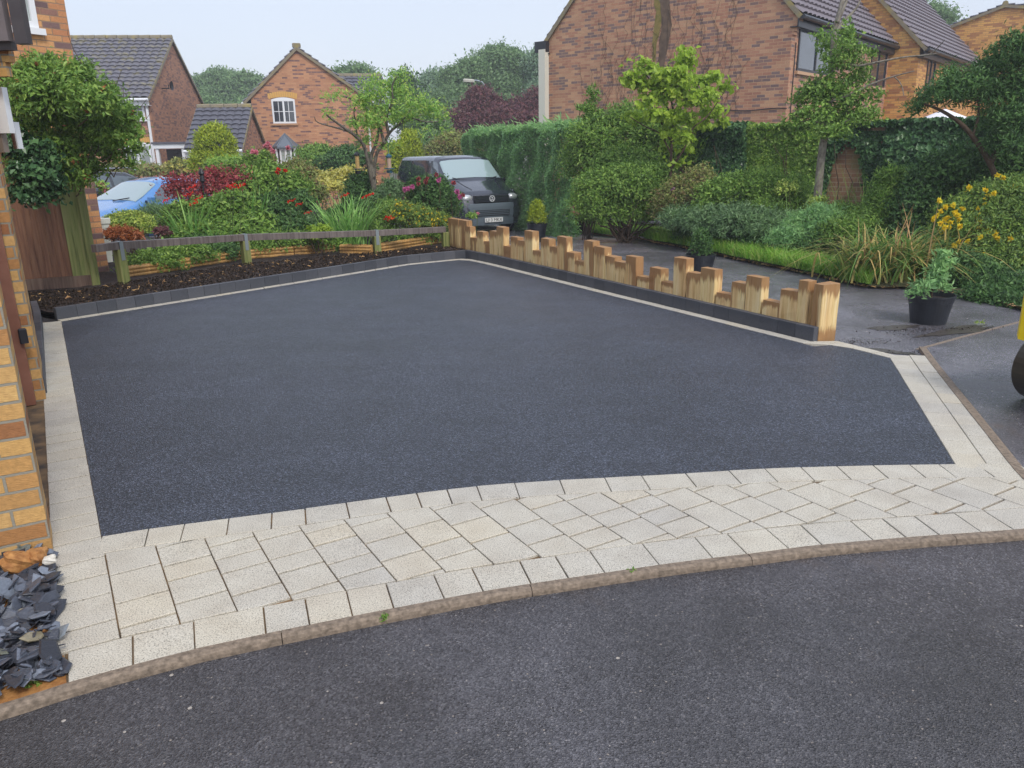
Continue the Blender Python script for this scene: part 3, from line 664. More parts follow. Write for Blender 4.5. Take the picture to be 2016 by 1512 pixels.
# ============================================================ RAIL FENCE, LOG EDGING, BOARD FENCE
rf = empty('rail_fence', (*FE[3], 0), 'low knee rail fence of brown rails on algae-green posts behind the soil bed', 'fence')
inv = np.array([*FE[3], 0])
tops = [(183, 482), (232, 476), (480, 461), (740, 453), (876, 446)]
TP = []; FB = FE[1:]
for (x, y), p in zip(tops, FB): TP.append(D(x, y, p[1]))
for k in range(4):
    a, b_ = TP[k]-inv, TP[k+1]-inv; m_ = MB(); dd = unit(b_-a)
    m_.cbox((a+b_)/2+np.array([0, 0, -.045]), (np.linalg.norm(b_-a)-.004, .085, .09), .004, ax=dd, az=unit(np.cross(dd, np.cross([0, 0, 1], dd)))); m_.build('rail', RAILW, rf)
for k in (1, 2, 3, 4):
    p = np.array([TP[k][0], TP[k][1], 0])-inv; h = TP[k][2]-.09; dd = unit((TP[min(k+1, 4)]-TP[k-1])*np.array([1, 1, 0]))
    m_ = MB(); m_.cbox(p+np.array([0, 0, h/2]), (.11, .11, h-.0), .008, ax=dd); pm = m_.build('post', GREENW, rf)
    if k < 4:
        m_ = MB(); pr_ = np.cross([0, 0, 1], dd); pr_ = -pr_ if pr_[1] > 0 else pr_
        m_.box(p+np.array([0, 0, h+.093]), (.05, .094, .004), ax=dd); m_.box(p+pr_*.0585+np.array([0, 0, h-.02]), (.05, .004, .23), ax=dd); m_.build('strap', GALV, pm)
# log edging panels
ep = [((243, 548), (352, 532), 531), ((352, 532), (476, 512), 515), ((492, 510), (580, 503), 497), ((580, 503), (662, 497), 492), ((668, 500), (732, 501), 490), ((748, 498), (810, 488), 487), ((810, 488), (872, 478), 476)]
for k, (a, b_, yt) in enumerate(ep):
    A = G(*a, .06); B = G(*b_, .06); dd = unit((B-A)*np.array([1, 1, 0])); L = np.linalg.norm((B-A)[:2]); nn = np.cross([0, 0, 1], dd)
    r = empty('log_edging', A, ['first log roll edging panel from the board fence, behind the leaning post', 'second log roll edging panel, ending at the middle green post', 'third log roll edging panel with dry grass stems in front', 'fourth log roll edging panel, under the sword-leaved clump', 'short fifth log roll edging panel turned towards the soil', 'sixth log roll edging panel, just past the last strapped post', 'seventh log roll edging panel meeting the timber posts'][k], 'edging', 'timber log roll edging panels along the rail fence')
    hh = .185; m_ = MB()
    for j, z in enumerate((.02, .07, .115)):
        pts = []; m_.tube([dd*.01+np.array([0, 0, z])+nn*.02, dd*(L-.01)+np.array([0, 0, z])+nn*.02], .025 if j < 2 else .022, 8)
    m_.build('rail', EDGEW, r); m_ = MB(); n = int(L/.05)
    for j in range(n):
        x = (j+.5)*L/n; m_.cbox(dd*x+nn*.055+np.array([0, 0, .07+rng.normal()*.003]), (L/n-.006, .03, .15), .004, ax=dd)
    m_.build('slat', EDGEW, r)
# board fence / gate
A = G(48, 583, .0); B = G(187, 572, .0); dd = unit((B-A)*np.array([1, 1, 0])); L = np.linalg.norm((B-A)[:2]); nn = np.cross([0, 0, 1], dd); nn = nn if nn[1] > 0 else -nn
r = empty('board_fence', A, 'red-brown close board timber fence panel with green mossy end boards', 'fence'); m_ = MB(); n = 11
for j in range(-6, n-1):
    x = (j+.5)*L/n; m_.box(dd*x+nn*(.012+.004*rng.random())+np.array([0, 0, 1.02]), (L/n-.002, .016, 1.72), ax=unit(dd+nn*(.14)))
m_.build('board', PANELW, r); m_ = MB()
for j in range(n-3, n):
    x = (j+.5)*L/n; m_.box(dd*x-nn*.004+np.array([0, 0, 1.02]), (L/n+.004, .018, 1.76), ax=unit(dd+nn*(.07)))
o = m_.build('board', GREENW, r); o['label'] = 'green algae-covered boards beside the post'
m_ = MB(); m_.box(dd*(L*.2)-nn*.015+np.array([0, 0, .1]), (L*1.6, .03, .2), ax=dd); m_.build('gravel_board', OLDW, r)
m_ = MB(); m_.cbox(dd*(L+.03)-nn*.01+np.array([0, 0, .8]), (.09, .09, 1.7), .006, ax=dd); m_.build('post', GREENW, r)
m_ = MB(); m_.box(dd*(L*.2)+nn*.03+np.array([0, 0, 1.5]), (L*1.6, .04, .08), ax=dd); m_.build('rail', OLDW, r)

# ============================================================ GARAGE AT THE LEFT EDGE
PC = np.array([*G(105, 1087)[:2], 0]); dA = np.array([-e1[0], -e1[1], 0]); dB = np.array([d1[0], d1[1], 0])   # dA: along the gable, dB: along the door side
FP = np.array([*G(91, 786)[:2], 0]); off_ = (FP-PC)@dB; LB = off_
g = empty('garage', PC, 'yellow brick garage with a brown up-and-over door beside the driveway', 'garage')
def slab(mb, P, ax, s0, s1, t0, t1, z0, z1):     # box in the (dB, dA) frame
    ay = dA; c = P+ax*(s0+s1)/2+ay*(t0+t1)/2+np.array([0, 0, (z0+z1)/2]); mb.box(c, (s1-s0, t1-t0, z1-z0), ax=ax, ay=ay, az=(0, 0, 1))
O_ = np.zeros(3)
m_ = MB(); slab(m_, O_, dB, 0, .225, 0, 2.6, -.1, 2.15); slab(m_, O_, dB, .225, LB+.02, 1.9, 2.4, -.1, 2.15)
m_.build('wall', BR_GARAGE, g, uv=True)
gp = FP-PC; m_ = MB(); slab(m_, gp, dB, 0, .62, 0, .34, -.1, 2.3); slab(m_, gp, dB, .3, 3.2, .34, .6, -.1, 2.6)
m_.build('pier', BR_GARAGE, g, uv=True)
BROWN = simple('brown painted door', (.2, .085, .055), (.27, .125, .085), 5, .4, .001)
m_ = MB(); slab(m_, O_, dB, .25, .36, .09, .19, -.05, 2.1); m_.build('door_jamb', BROWN, g); m_ = MB(); slab(m_, O_, dB, LB-.1, LB-.004, .05, .15, -.0, 2.1); m_.build('door_jamb', BROWN, g)
m_ = MB(); slab(m_, O_, dB, .365, LB-.105, .14, .175, .02, 2.08)
for k in range(9): slab(m_, O_, dB, .42+k*(LB-.6)/9, .42+k*(LB-.6)/9+.012, .132, .14, .1, 2.0)
dd_ = m_.build('door', BROWN, g)
m_ = MB(); cb = D(48, 679, 0) if False else None
hz = 1.6-(679-314)/ppm(5.0)*0.98; m_.cbox(dB*(LB-.12)+dA*.045+np.array([0, 0, .48]), (.03, .05, .1), .008, ax=dB); m_.build('handle', BLACKP, dd_)
m_ = MB(); slab(m_, O_, dB, .23, LB, .0, .6, -.06, -.006); m_.build('threshold', SAND, g)
# eaves bits
def pbox(mb, px0, py0, px1, py1, Y, depth, inv_):
    a = D(px0, py0, Y); b = D(px1, py1, Y); c = (a+b)/2; mb.box(c+np.array([0, .03, 0])-inv_, (abs(b[0]-a[0]), .06, abs(b[2]-a[2])))
m_ = MB(); pbox(m_, -60, 172, 20, 262, 5.6, .9, PC); m_.build('wall_box', WHITE, g)
m_ = MB(); pbox(m_, -60, 262, 9, 300, 5.62, .6, PC); m_.build('wall_box_post', simple('taupe box', (.2, .16, .13), (.27, .22, .18), 4, .5), g)
m_ = MB(); pbox(m_, 24, 240, 37, 293, 5.75, .04, PC); m_.build('meter_cover', WHITE, g)
m_ = MB(); pbox(m_, 17, 240, 31, 293, 5.8, .12, PC); m_.build('bracket', BROWN, g)
m_ = MB(); pbox(m_, -60, 98, 20, 122, 5.5, .6, PC); pbox(m_, -60, 122, 15, 150, 5.5, .6, PC); m_.build('corbel', BR_GARAGE, g, uv=True)
m_ = MB(); pbox(m_, -80, -120, 17, 80, 5.4, .5, PC); m_.build('soffit', simple('mauve grey soffit', (.12, .1, .1), (.16, .135, .135), 3, .6), g)
m_ = MB(); pbox(m_, 17, -120, 30, 86, 5.42, .5, PC); pbox(m_, -80, 80, 24, 98, 5.45, .5, PC); m_.build('fascia', simple('dark brown fascia', (.04, .032, .035), (.07, .06, .06), 3, .5), g)
# slate chippings
def chips(name, region, n, size, m, label=None, lay=3):
    b = MB()
    for k in range(n):
        p = region(); s = size*(.35+random.random()**1.7); th = s*(.12+.2*random.random()); nv = random.choice([5, 6, 7]); a0 = random.random()*6.3
        tilt = Matrix.Rotation(rng.normal()*.38, 3, 'X') @ Matrix.Rotation(rng.normal()*.38, 3, 'Y') @ Matrix.Rotation(random.random()*6.3, 3, 'Z')
        zc = .0+random.random()*.05*lay/3; rr = [1*(.65+.5*random.random()) for _ in range(nv)]; vs = []
        for z, sc in ((-1, .85), (.2, 1.), (1, .8)):
            for i in range(nv):
                v = tilt @ Vector((math.cos(a0+i*6.283/nv)*s*rr[i]*sc*1.35, math.sin(a0+i*6.283/nv)*s*rr[i]*sc*.75, z*th*.5)); vs.append((p[0]+v.x, p[1]+v.y, zc+v.z))
        fs = [tuple(range(nv-1, -1, -1)), tuple(2*nv+i for i in range(nv))]+[(r_*nv+i, r_*nv+(i+1) % nv, (r_+1)*nv+(i+1) % nv, (r_+1)*nv+i) for r_ in (0, 1) for i in range(nv)]
        b.add(vs, fs)
    return b.build(name, m)
ck_l = CK[:i0+1]; wl = [PC[:2]+dA[:2]*t for t in (0, .4, .9, 1.6)]
def chip_region():
    while True:
        t = random.random()**1.3; s = random.random(); base = left_out[0]*(1-s)+PC[:2]*s; p = base-e1*(t*1.25+.015)
        q, n = near(CK, p)
        if (p-q)@n > .03 and (p-q)@n < 2: return p
tag(chips('slate_chippings', chip_region, 1500, .042, SLATE), kind='stuff')
bs = MB(); bs.prism([tuple(left_out[0]), tuple(PC[:2]+dA[:2]*-.0), tuple(PC[:2]+dA[:2]*1.6), tuple(left_out[0]-e1*1.9)], -.07, -.012); tag(bs.build('chippings_base', STONE), kind='structure')
def rock(name, loc, s, m, label, cat, rz=0., squash=.6):
    b = MB(); n1, n2 = 9, 12; ph = rng.random(3)*6
    for i in range(n1+1):
        for j in range(n2):
            th = math.pi*i/n1; a = 2*math.pi*j/n2; v = np.array([math.sin(th)*math.cos(a), math.sin(th)*math.sin(a), math.cos(th)])
            k = 1+.22*math.sin(3*v[0]+ph[0])*math.sin(2.5*v[1]+ph[1])+.12*math.sin(6*v[2]+5*v[0]+ph[2])+.03*rng.normal(); b.v.append(tuple(np.sign(v)*np.abs(v)**.8*k*np.array([s, s*.62, s*squash])))
    b.f = [[i*n2+j, (i+1)*n2+j, (i+1)*n2+(j+1) % n2, i*n2+(j+1) % n2] for i in range(n1) for j in range(n2)]; b.mi = [0]*len(b.f)
    o = b.build(name, m, smooth=False); o.location = loc; o.rotation_euler = (rng.normal()*.2, rng.normal()*.2, rz); return tag(o, label, cat)
rock('sandstone_rock', G(38, 1108, .05), .072, STONE, 'larger rounded orange sandstone rock against the brick wall foot', 'rock', .9)
rock('sandstone_rock', G(74, 1095, .055), .055, STONE, 'pointed orange sandstone rock at the brick corner beside the white pebble', 'rock', 1.8)
rock('white_pebble', G(97, 1102, .06), .027, PEBBLE, 'small white pebble lying on the slate chippings', 'pebble', .4)

# ============================================================ HOUSES
def tile_plane(name, E0, E1, R0, R1, m, parent, tw=.3, course=.32, roll=.05, step=.055):
    E0, E1, R0, R1 = [np.array(x, float) for x in (E0, E1, R0, R1)]
    L = np.linalg.norm(E1-E0); S = np.linalg.norm(R0-E0); nc_ = max(2, int(round(S/course))); nx = max(6, int(L/tw*6))
    n = unit(np.cross(E1-E0, R0-E0)); n = n if n[2] > 0 else -n; u = np.linspace(0, 1, nx+1); prof = roll*(np.abs(np.sin(np.pi*u*L/tw))**.6)
    rows = []
    for k in range(nc_):
        for t, h in ((k/nc_, step), ((k+1)/nc_, .0)):
            a = E0+(R0-E0)*t; b = E1+(R1-E1)*t; w_ = rng.normal()*.002
            rows.append(a[None]*(1-u[:, None])+b[None]*u[:, None]+n*(prof+h+w_)[:, None])
    P = np.stack(rows, 0); o = grid_mesh(name, P, m, parent, smooth=False)
    return o
def house(name, label, P, a, La, b, Lb, zb, ze, zr, brick, tile, parent_extra=None, ov=.22, gut=None, tw=.3, course=.32, soffit=.2, verge=.08, cat='house', zr_s=.5):
    """P corner; a along the eaves (ridge), b across the gable; ridge at the middle of b"""
    a = np.array([*a, 0.]); b = np.array([*b, 0.]); P = np.array([P[0], P[1], 0.]); root = empty(name, (P[0], P[1], zb), label, cat)
    O = np.array([0, 0, -zb]); z = np.array([0, 0, 1.]); m_ = MB()
    c = [O, O+a*La, O+a*La+b*Lb, O+b*Lb]
    for i in range(4):
        p, q = c[i], c[(i+1) % 4]
        if i in (1, 3):
            mid = (p+q)/2 if zr_s == .5 else p+(q-p)*(zr_s if i == 1 else 1-zr_s)
            m_.add([p+z*zb, q+z*zb, q+z*ze, mid+z*(zr-.06), p+z*ze], [(0, 1, 2, 3, 4)])
        else: m_.add([p+z*zb, q+z*zb, q+z*ze, p+z*ze], [(0, 1, 2, 3)])
    m_.build('wall', brick, root, uv=True)
    rf_ = MB(); k = zr_s
    for (s0, sg) in ((0., 1), (Lb, -1)):
        run = (Lb*k if sg > 0 else Lb*(1-k)); sl = (zr-ze)/run
        e0 = O+b*(s0-sg*ov)-a*verge+z*(ze-ov*sl+.05); e1_ = e0+a*(La+2*verge); r0 = O+b*(Lb*k)-a*verge+z*(zr+.05); r1 = r0+a*(La+2*verge)
        t = tile_plane('roof', e0, e1_, r0, r1, tile, root, tw, course)
        u_ = MB(); d = np.array([0, 0, -.03])
        u_.add([e0+d, e1_+d, r1+d, r0+d], [(0, 1, 2, 3)]); 
        for x0, x1 in ((e0, r0), (e1_, r1)): u_.box((x0+x1)/2+np.array([0, 0, -.05]), (np.linalg.norm(x1-x0), .05, .11), ax=unit(x1-x0), az=unit(np.cross(a, unit(x1-x0))))
        u_.build('verge', RIDGE, root)
        if gut:
            q = MB(); q.tube([e0-b*sg*.05+d*1.5, e1_-b*sg*.05+d*1.5], .06, 8); q.build('gutter', gut, root)
            q = MB(); q.box((e0+e1_)/2+b*sg*.06+np.array([0, 0, -.16]), (La+.1, .03, .2), ax=a); q.box((e0+e1_)/2+b*sg*(.06+ov/2)+np.array([0, 0, -.25]), (La+.1, ov*.9, .02), ax=a); q.build('fascia', gut, root)
    q = MB(); n = int(La/.45)
    for i in range(n): q.tube([O+b*(Lb*k)+a*(La+2*verge)*i/n-a*verge+z*(zr+.09), O+b*(Lb*k)+a*((La+2*verge)*(i+1)/n-.02)-a*verge+z*(zr+.09)], [.115, .105], 8)
    q.build('ridge', RIDGE, root)
    return root, O, a, b
def window(root, O, d, n, s0, s1, z0, z1, frame=WHITE, glass=GLASS_D, cols=2, bars=0, fw_=.06, arch=None, sill=None, hb=0):
    """a window on the wall plane: O origin on wall, d along it, n outward"""
    d = np.array(d, float); n = np.array(n, float); z = np.array([0, 0, 1.]); zz = z0
    def bx(mb, a0, a1, b0, b1, t0, t1): mb.box(O+d*(a0+a1)/2+z*(b0+b1)/2+n*(t0+t1)/2, (a1-a0, t1-t0, b1-b0), ax=d, ay=n, az=z)
    m_ = MB(); f = fw_
    bx(m_, s0, s0+f, z0, z1, -.05, .035); bx(m_, s1-f, s1, z0, z1, -.05, .035); bx(m_, s0+f, s1-f, z0, z0+f, -.05, .033); bx(m_, s0+f, s1-f, z1-f, z1, -.05, .033)
    W_ = (s1-s0-2*f)/cols
    for k in range(1, cols): x = s0+f+W_*k; bx(m_, x-f*.55, x+f*.55, z0+f, z1-f, -.05, .03)
    for k in range(cols):
        x0 = s0+f+W_*k; 
        for j in range(1, bars): x = x0+W_*j/bars; bx(m_, x-.012, x+.012, z0+f, z1-f, -.02, .02)
        for j in range(1, hb): y = z0+f+(z1-z0-2*f)*j/hb; bx(m_, x0, x0+W_, y-.012, y+.012, -.02, .018)
    o = m_.build('window', frame, root)
    m_ = MB(); bx(m_, s0+f*.6, s1-f*.6, z0+f*.6, z1-f*.6, -.01, .006); m_.build('pane', glass, o)
    if arch:
        m_ = MB(); m = 13; c = (s0+s1)/2; hw = (s1-s0)/2+.12
        for k in range(m):
            t = (k+.5)/m*2-1; x = c+hw*t; y = z1+.015+.09*(1-t*t); m_.box(O+d*x+z*(y+.11)+n*.004, (2*hw/m-.01, .012, .22), ax=unit(d*1+z*(-.1*t)), az=unit(z+d*.18*t))
        m_.build('arch', arch, o)
        m_ = MB(); pts = [(s0+.0, z1), (s1, z1)]+[(c+(s1-s0)/2*t, z1+.09*(1-t*t)) for t in np.linspace(1, -1, 9)]
        m_.add([O+d*x+z*y+n*.02 for x, y in pts], [tuple(range(len(pts)))]); m_.build('arch_head', frame, o)
    if sill: m_ = MB(); bx(m_, s0-.06, s1+.06, z0-.08, z0-.005, 0, .07); m_.build('sill', sill, o)
    return o
def pipe(root, pts, r, m, name='downpipe'):
    q = MB(); q.tube(pts, r, 8); return q.build(name, m, root)
def perp(d): return np.array([d[1], -d[0]])

# --- house at the left with the grey tiled roof
Yc = 33.; cF = D(308, 300, Yc)[:2]; cR = D(411, 300, 41.0)[:2]; bL = unit(cR-cF); LbL = np.linalg.norm(cR-cF); aL = np.array([-bL[1], bL[0]])
if aL[0] > 0: aL = -aL
ze = D(308, 187, Yc)[2]; zr = D(351, 78, (33+41)/2.)[2]; zg = -.85
LaL = 9.5
hL, OL, aL3, bL3 = house('brick_house', 'two-storey brick house with a grey tiled roof and white downpipe behind the blue car', cF, aL, LaL, bL, LbL, zg, ze, zr, BR_L, TILE_G, gut=WHITE, ov=.3)
nL = -bL3
def winpx(root, O, P, d, n, px0, py0, px1, py1, **kw):
    s0, za = WP(px0, (py0+py1)/2, P, d); s1, zb_ = WP(px1, (py0+py1)/2, P, d); s0, s1 = min(s0, s1), max(s0, s1)
    zt = WP((px0+px1)/2, py0, P, d)[1]; zl = WP((px0+px1)/2, py1, P, d)[1]
    return window(root, O, np.array([d[0], d[1], 0]), n, s0, s1, zl, zt, **kw)
winpx(hL, OL, cF, aL, nL, 232, 189, 284, 235, cols=2, fw_=.09, glass=GLASS_D, bars=2, hb=3, sill=WHITE)
winpx(hL, OL, cF, aL, nL, 248, 284, 300, 336, cols=2, fw_=.09, glass=GLASS_L, arch=ARCH)
s_, z_ = WP(296, 250, cF, aL); q_ = OL+aL3*s_+nL*.1
pipe(hL, [OL+aL3*(s_-.1)+nL*.32+np.array([0, 0, ze-.2]), q_+np.array([0, 0, ze-.5]), q_+np.array([0, 0, zg])], .055, WHITE)
s_, z_ = WP(287, 199, cF, aL); m_ = MB(); m_.cbox(OL+aL3*s_+nL*.05+np.array([0, 0, z_]), (.28, .09, .32), .03, ax=aL3); m_.build('alarm_box', mat('yellowed plastic', (.62, .5, .26), .5), hL)
m_ = MB(); s_, z_ = WP(318, 174, cF, bL); pp = OL+bL3*s_+aL3*(-1)*.0+np.array([0, 0, z_]); nG = -aL3
m_.tube([pp, pp+nG*.3, pp+nG*.3+np.array([0, 0, .15])], .025, 6); m_.lathe(pp+nG*.35+np.array([0, 0, .1]), [(.02, 0), (.14, .03), (.2, .09)], 14, axis=nG, open_=True); m_.build('satellite_dish', BLACKP, hL)
# --- garage joined to it
gF = D(358, 300, 31.)[:2]; bG = bL; LbG = 5.6; apx = D(492, 213, 33.5); 
Pg = D(476, 300, 30.5)[:2]; LaG = abs(WP(368, 285, Pg, aL)[0])
zeg = D(470, 290, 30.5)[2]; zrg = D(492, 214, 32.8)[2]
hG, OG, aG3, bG3 = house('brick_garage', 'single-storey brick garage with a steep dark tiled roof between the two houses', Pg, aL, LaG, bG, 4.6, zg, zeg, zrg, BR_L, TILE_D, gut=WHITE, ov=.2, cat='garage', course=.34)
winpx(hG, OG, Pg, aL, nL, 380, 298, 398, 335, cols=1, fw_=.08, glass=GLASS_D)
# porch
pr_ = empty('entrance_porch', (*D(345, 300, 31.5)[:2], zg), 'small white framed porch canopy against the left brick house', 'porch'); cP = D(345, 300, 31.5); cP = np.array([cP[0], cP[1], zg])
m_ = MB(); zt_ = D(345, 288, 31.5)[2]
m_.box(np.array([0, 0, zt_-zg]), (1.25, 1.0, .16), ax=(1, 0, 0)); m_.build('canopy', WHITE, pr_)
m_ = MB(); m_.box(np.array([0, 0, zt_-zg+.12]), (1.3, 1.1, .07)); m_.build('canopy_roof', TILE_D, pr_)
for sx in (-.5, .5): m_ = MB(); m_.box(np.array([sx, -.4, (zt_-zg)/2]), (.12, .12, zt_-zg-.1)); m_.build('post', WHITE, pr_)
m_ = MB(); m_.box(np.array([0, .3, (zt_-zg)/2]), (.9, .06, zt_-zg-.2)); m_.build('door', mat('dark brown door', (.03, .015, .012), .4), pr_)

# --- gabled house in the middle
Ym = 35.; gl = D(500, 250, Ym)[:2]; gr_ = D(722, 250, Ym+1.0)[:2]; bM = unit(gr_-gl); LbM = np.linalg.norm(gr_-gl); aM = np.array([-bM[1], bM[0]])
if aM[1] < 0: aM = -aM
zeM = D(500, 190, Ym)[2]; zrM = D(593, 96, Ym+.5)[2]
hM, OM, aM3, bM3 = house('brick_house', 'orange brick gable end house with a white window and lead-roofed bay, centre of the view', gl, aM, 8., bM, LbM, zg, zeM, zrM, BR_C, TILE_G, gut=WHITE, ov=.3, zr_s=.43)
nM = -aM3
winpx(hM, OM, gl, bM, nM, 536, 196, 582, 243, cols=2, bars=2, hb=2, arch=ARCH, sill=BR_C, fw_=.07)
# bay window
s0b, _ = WP(546, 300, gl, bM); s1b, _ = WP(581, 300, gl, bM); zbt = WP(563, 291, gl, bM)[1]; zap = WP(562, 263, gl, bM)[1]; sc_ = (s0b+s1b)/2
m_ = MB(); hw = (s1b-s0b)/2+.18; R_ = [OM+bM3*(sc_-hw)+nM*0, OM+bM3*(sc_-hw*.62)+nM*.55, OM+bM3*(sc_+hw*.62)+nM*.55, OM+bM3*(sc_+hw)+nM*0]
zv = np.array([0, 0, 1.]); top_ = OM+bM3*sc_+zv*zap+nM*.0
base_ = [r_+zv*(zbt+.05) for r_ in R_]; low_ = [r_+zv*(zbt-.03) for r_ in R_]
m_.add(base_+[top_]+low_, [(0, 1, 4), (1, 2, 4), (2, 3, 4), (5, 6, 1, 0), (6, 7, 2, 1), (7, 8, 3, 2), (8, 7, 6, 5)])
for r_ in base_: m_.tube([r_, top_], .03, 6)
bay = m_.build('bay_roof', LEAD, hM)
window(hM, OM+nM*.42, bM3, nM, s0b+.12, s1b-.12, zbt-1.5, zbt-.04, cols=2, hb=3, glass=GLASS_L, fw_=.07)
for sgn_, e0_ in ((-1, s0b), (1, s1b)):
    m_ = MB(); m_.box(OM+bM3*e0_+nM*.2+zv*(zbt-.77), (.08, .42, 1.5), ax=bM3); m_.build('bay_side', WHITE, hM)
m_ = MB(); m_.box(OM+bM3*sc_+nM*.2+zv*((zbt-1.55+zg)/2), (s1b-s0b, .46, zbt-1.55-zg), ax=bM3); m_.build('bay_wall', BR_C, hM, uv=True)
s_, _ = WP(721, 250, gl, bM); pipe(hM, [OM+bM3*(LbM+.12)+aM3*.35+zv*(zeM-.15), OM+bM3*(LbM+.1)+aM3*.2+zv*zg], .05, WHITE)
m_ = MB(); m_.cbox(OM+bM3*(LbM*.43)+aM3*.6+zv*(zrM+.2), (.35, .3, .16), .03, ax=bM3); m_.build('ridge_vent', RIDGE, hM)
# cross wing behind it
wP = D(668, 250, 40.)[:2]; hW, OW, aW3, bW3 = house('house_wing', 'rear wing with a dark tiled roof behind the garden tree, joined to the gabled house', wP, bM, 2.3, aM, 5.0, zg, D(700, 205, 40)[2], D(700, 152, 42.5)[2], BR_C, TILE_D, ov=.3, course=.36, cat='house wing')

# --- large brick house on the right
rc = D(1545, 250, 20.5)[:2]; gD = np.array([-.773, .635]); sD = np.array([.635, .773]); Lg = 7.35; zgr = -.4
ze_ = D(1545, 36, 20.5)[2]; ze_ += .22; zr_ = ze_+3.9
hR, OR3, aR3, bR3 = house('brick_house', 'large tan brick house with a stained gable wall and dark framed windows', rc, sD, 8.6, gD, Lg, zgr, ze_, zr_, BR_R, TILE_B, gut=BLACKP, ov=.2, course=.3, verge=.06)
nG3 = -aR3; nS3 = -bR3
winpx(hR, OR3, rc, sD, nS3, 1570, 50, 1640, 146, frame=BLACKP, cols=2, fw_=.07, sill=BR_R)
winpx(hR, OR3, rc, sD, nS3, 1713, 97, 1743, 172, frame=BLACKP, cols=2, fw_=.05, sill=BR_R)
winpx(hR, OR3, rc, sD, nS3, 1560, 252, 1600, 276, frame=BLACKP, cols=1, fw_=.05)
s_, _ = WP(1752, 200, rc, sD); pipe(hR, [OR3+aR3*s_+nS3*.4+zv*(ze_-.15), OR3+aR3*s_+nS3*.12+zv*(ze_-.5), OR3+aR3*s_+nS3*.12+zv*zgr], .055, BLACKP)
s_, z_ = WP(1569, 186, rc, sD); pp = OR3+aR3*s_+zv*z_; m_ = MB(); m_.tube([pp, pp+nS3*.35], .02, 6); m_.lathe(pp+nS3*.4+aR3*.1, [(.01, 0), (.2, .04), (.3, .12)], 18, axis=unit(nS3+nG3*.4+zv*.3), open_=True); m_.build('satellite_dish', BLACKP, hR)
# cream corner strip
m_ = MB(); m_.box(OR3+bR3*(Lg-.0)+nG3*(-.05)+bR3*.12+zv*((ze_+zgr)/2-.15), (.24, .5, ze_-zgr-.3), ax=bR3); m_.build('corner_strip', CREAM, hR)
m_ = MB(); m_.box(OR3+bR3*(Lg+.2)+nG3*.02+zv*(ze_-.22), (.42, .3, .3), ax=bR3); m_.build('boxed_eave', BLACKP, hR)
# moss and damp streak down the gable, dry creeper stems, cable
STK = simple('moss stain', (.16, .14, .03), (.28, .2, .06), 9, .9); STK2 = simple('damp stain', (.10, .065, .045), (.17, .11, .07), 6, .85)
def streak(s0, s1, z0, z1, mm, name, off):
    n = 26; P = np.zeros((n, 4, 3))
    for i in range(n):
        t = i/(n-1); z = z0+(z1-z0)*t; w0 = s0+.05*math.sin(t*17)+rng.normal()*.014; w1 = s1+.05*math.sin(t*13+1)+rng.normal()*.014
        if t < .2: mid = (w0+w1)/2; k = .35+.65*t/.2; w0 = mid+(w0-mid)*k; w1 = mid+(w1-mid)*k
        for j in range(4): P[i, j] = OR3+bR3*(w0+(w1-w0)*j/3)+nG3*off+zv*z
    grid_mesh(name, P, mm, hR, smooth=False)
sa, _ = WP(1296, 60, rc, gD); sb_, _ = WP(1290, 60, rc, gD); za = WP(1295, 128, rc, gD)[1]
s1_, s2_ = WP(1298, 60, rc, gD)[0], WP(1286, 60, rc, gD)[0]; s3_ = WP(1319, 60, rc, gD)[0]
streak(s1_, s2_, za+.1, ze_+3.0, STK, 'moss_streak', .006); streak(s3_, s1_, za-.2, ze_+3.0, STK2, 'damp_streak', .004)
m_ = MB()
for k in range(60):
    s = rng.uniform(1.2, 6.2); z = zgr+1.5; pts = []
    top = rng.uniform(3.2, 6.2)
    while z < top: pts.append(OR3+bR3*s+nG3*.012+zv*z); s += rng.normal()*.07; z += .16
    m_.tube(pts, .0035, 3)
    if k % 2:
        i = len(pts)//2; p = pts[i]; q = [p]
        for j in range(6): q.append(q[-1]+bR3*rng.normal()*.08+zv*.1+bR3*(.05 if k % 4 == 1 else -.05)); 
        m_.tube(q, .0025, 3)
m_.build('creeper_stems', TWIG, hR)
m_ = MB(); pts = [OR3+bR3*t+nG3*.02+zv*(WP(1530, 214, rc, gD)[1]+.015*math.sin(t*5)) for t in np.linspace(-.02, 1.9, 9)]; m_.tube(pts, .012, 5)
pts = [OR3+aR3*.25+nS3*.02+zv*z for z in (4., 3.2, 2.4, 1.6)]; m_.tube(pts, .012, 5); m_.build('cable', BLACKP, hR)
# corbelled bricks below the right eave
m_ = MB()
for k in range(6): m_.box(OR3+bR3*.2+nS3*(.03+.03*k)+aR3*(.11)+zv*(ze_-.55+.075*k), (.42, .22, .073), ax=bR3)
m_.build('corbel', BR_R, hR, uv=True)
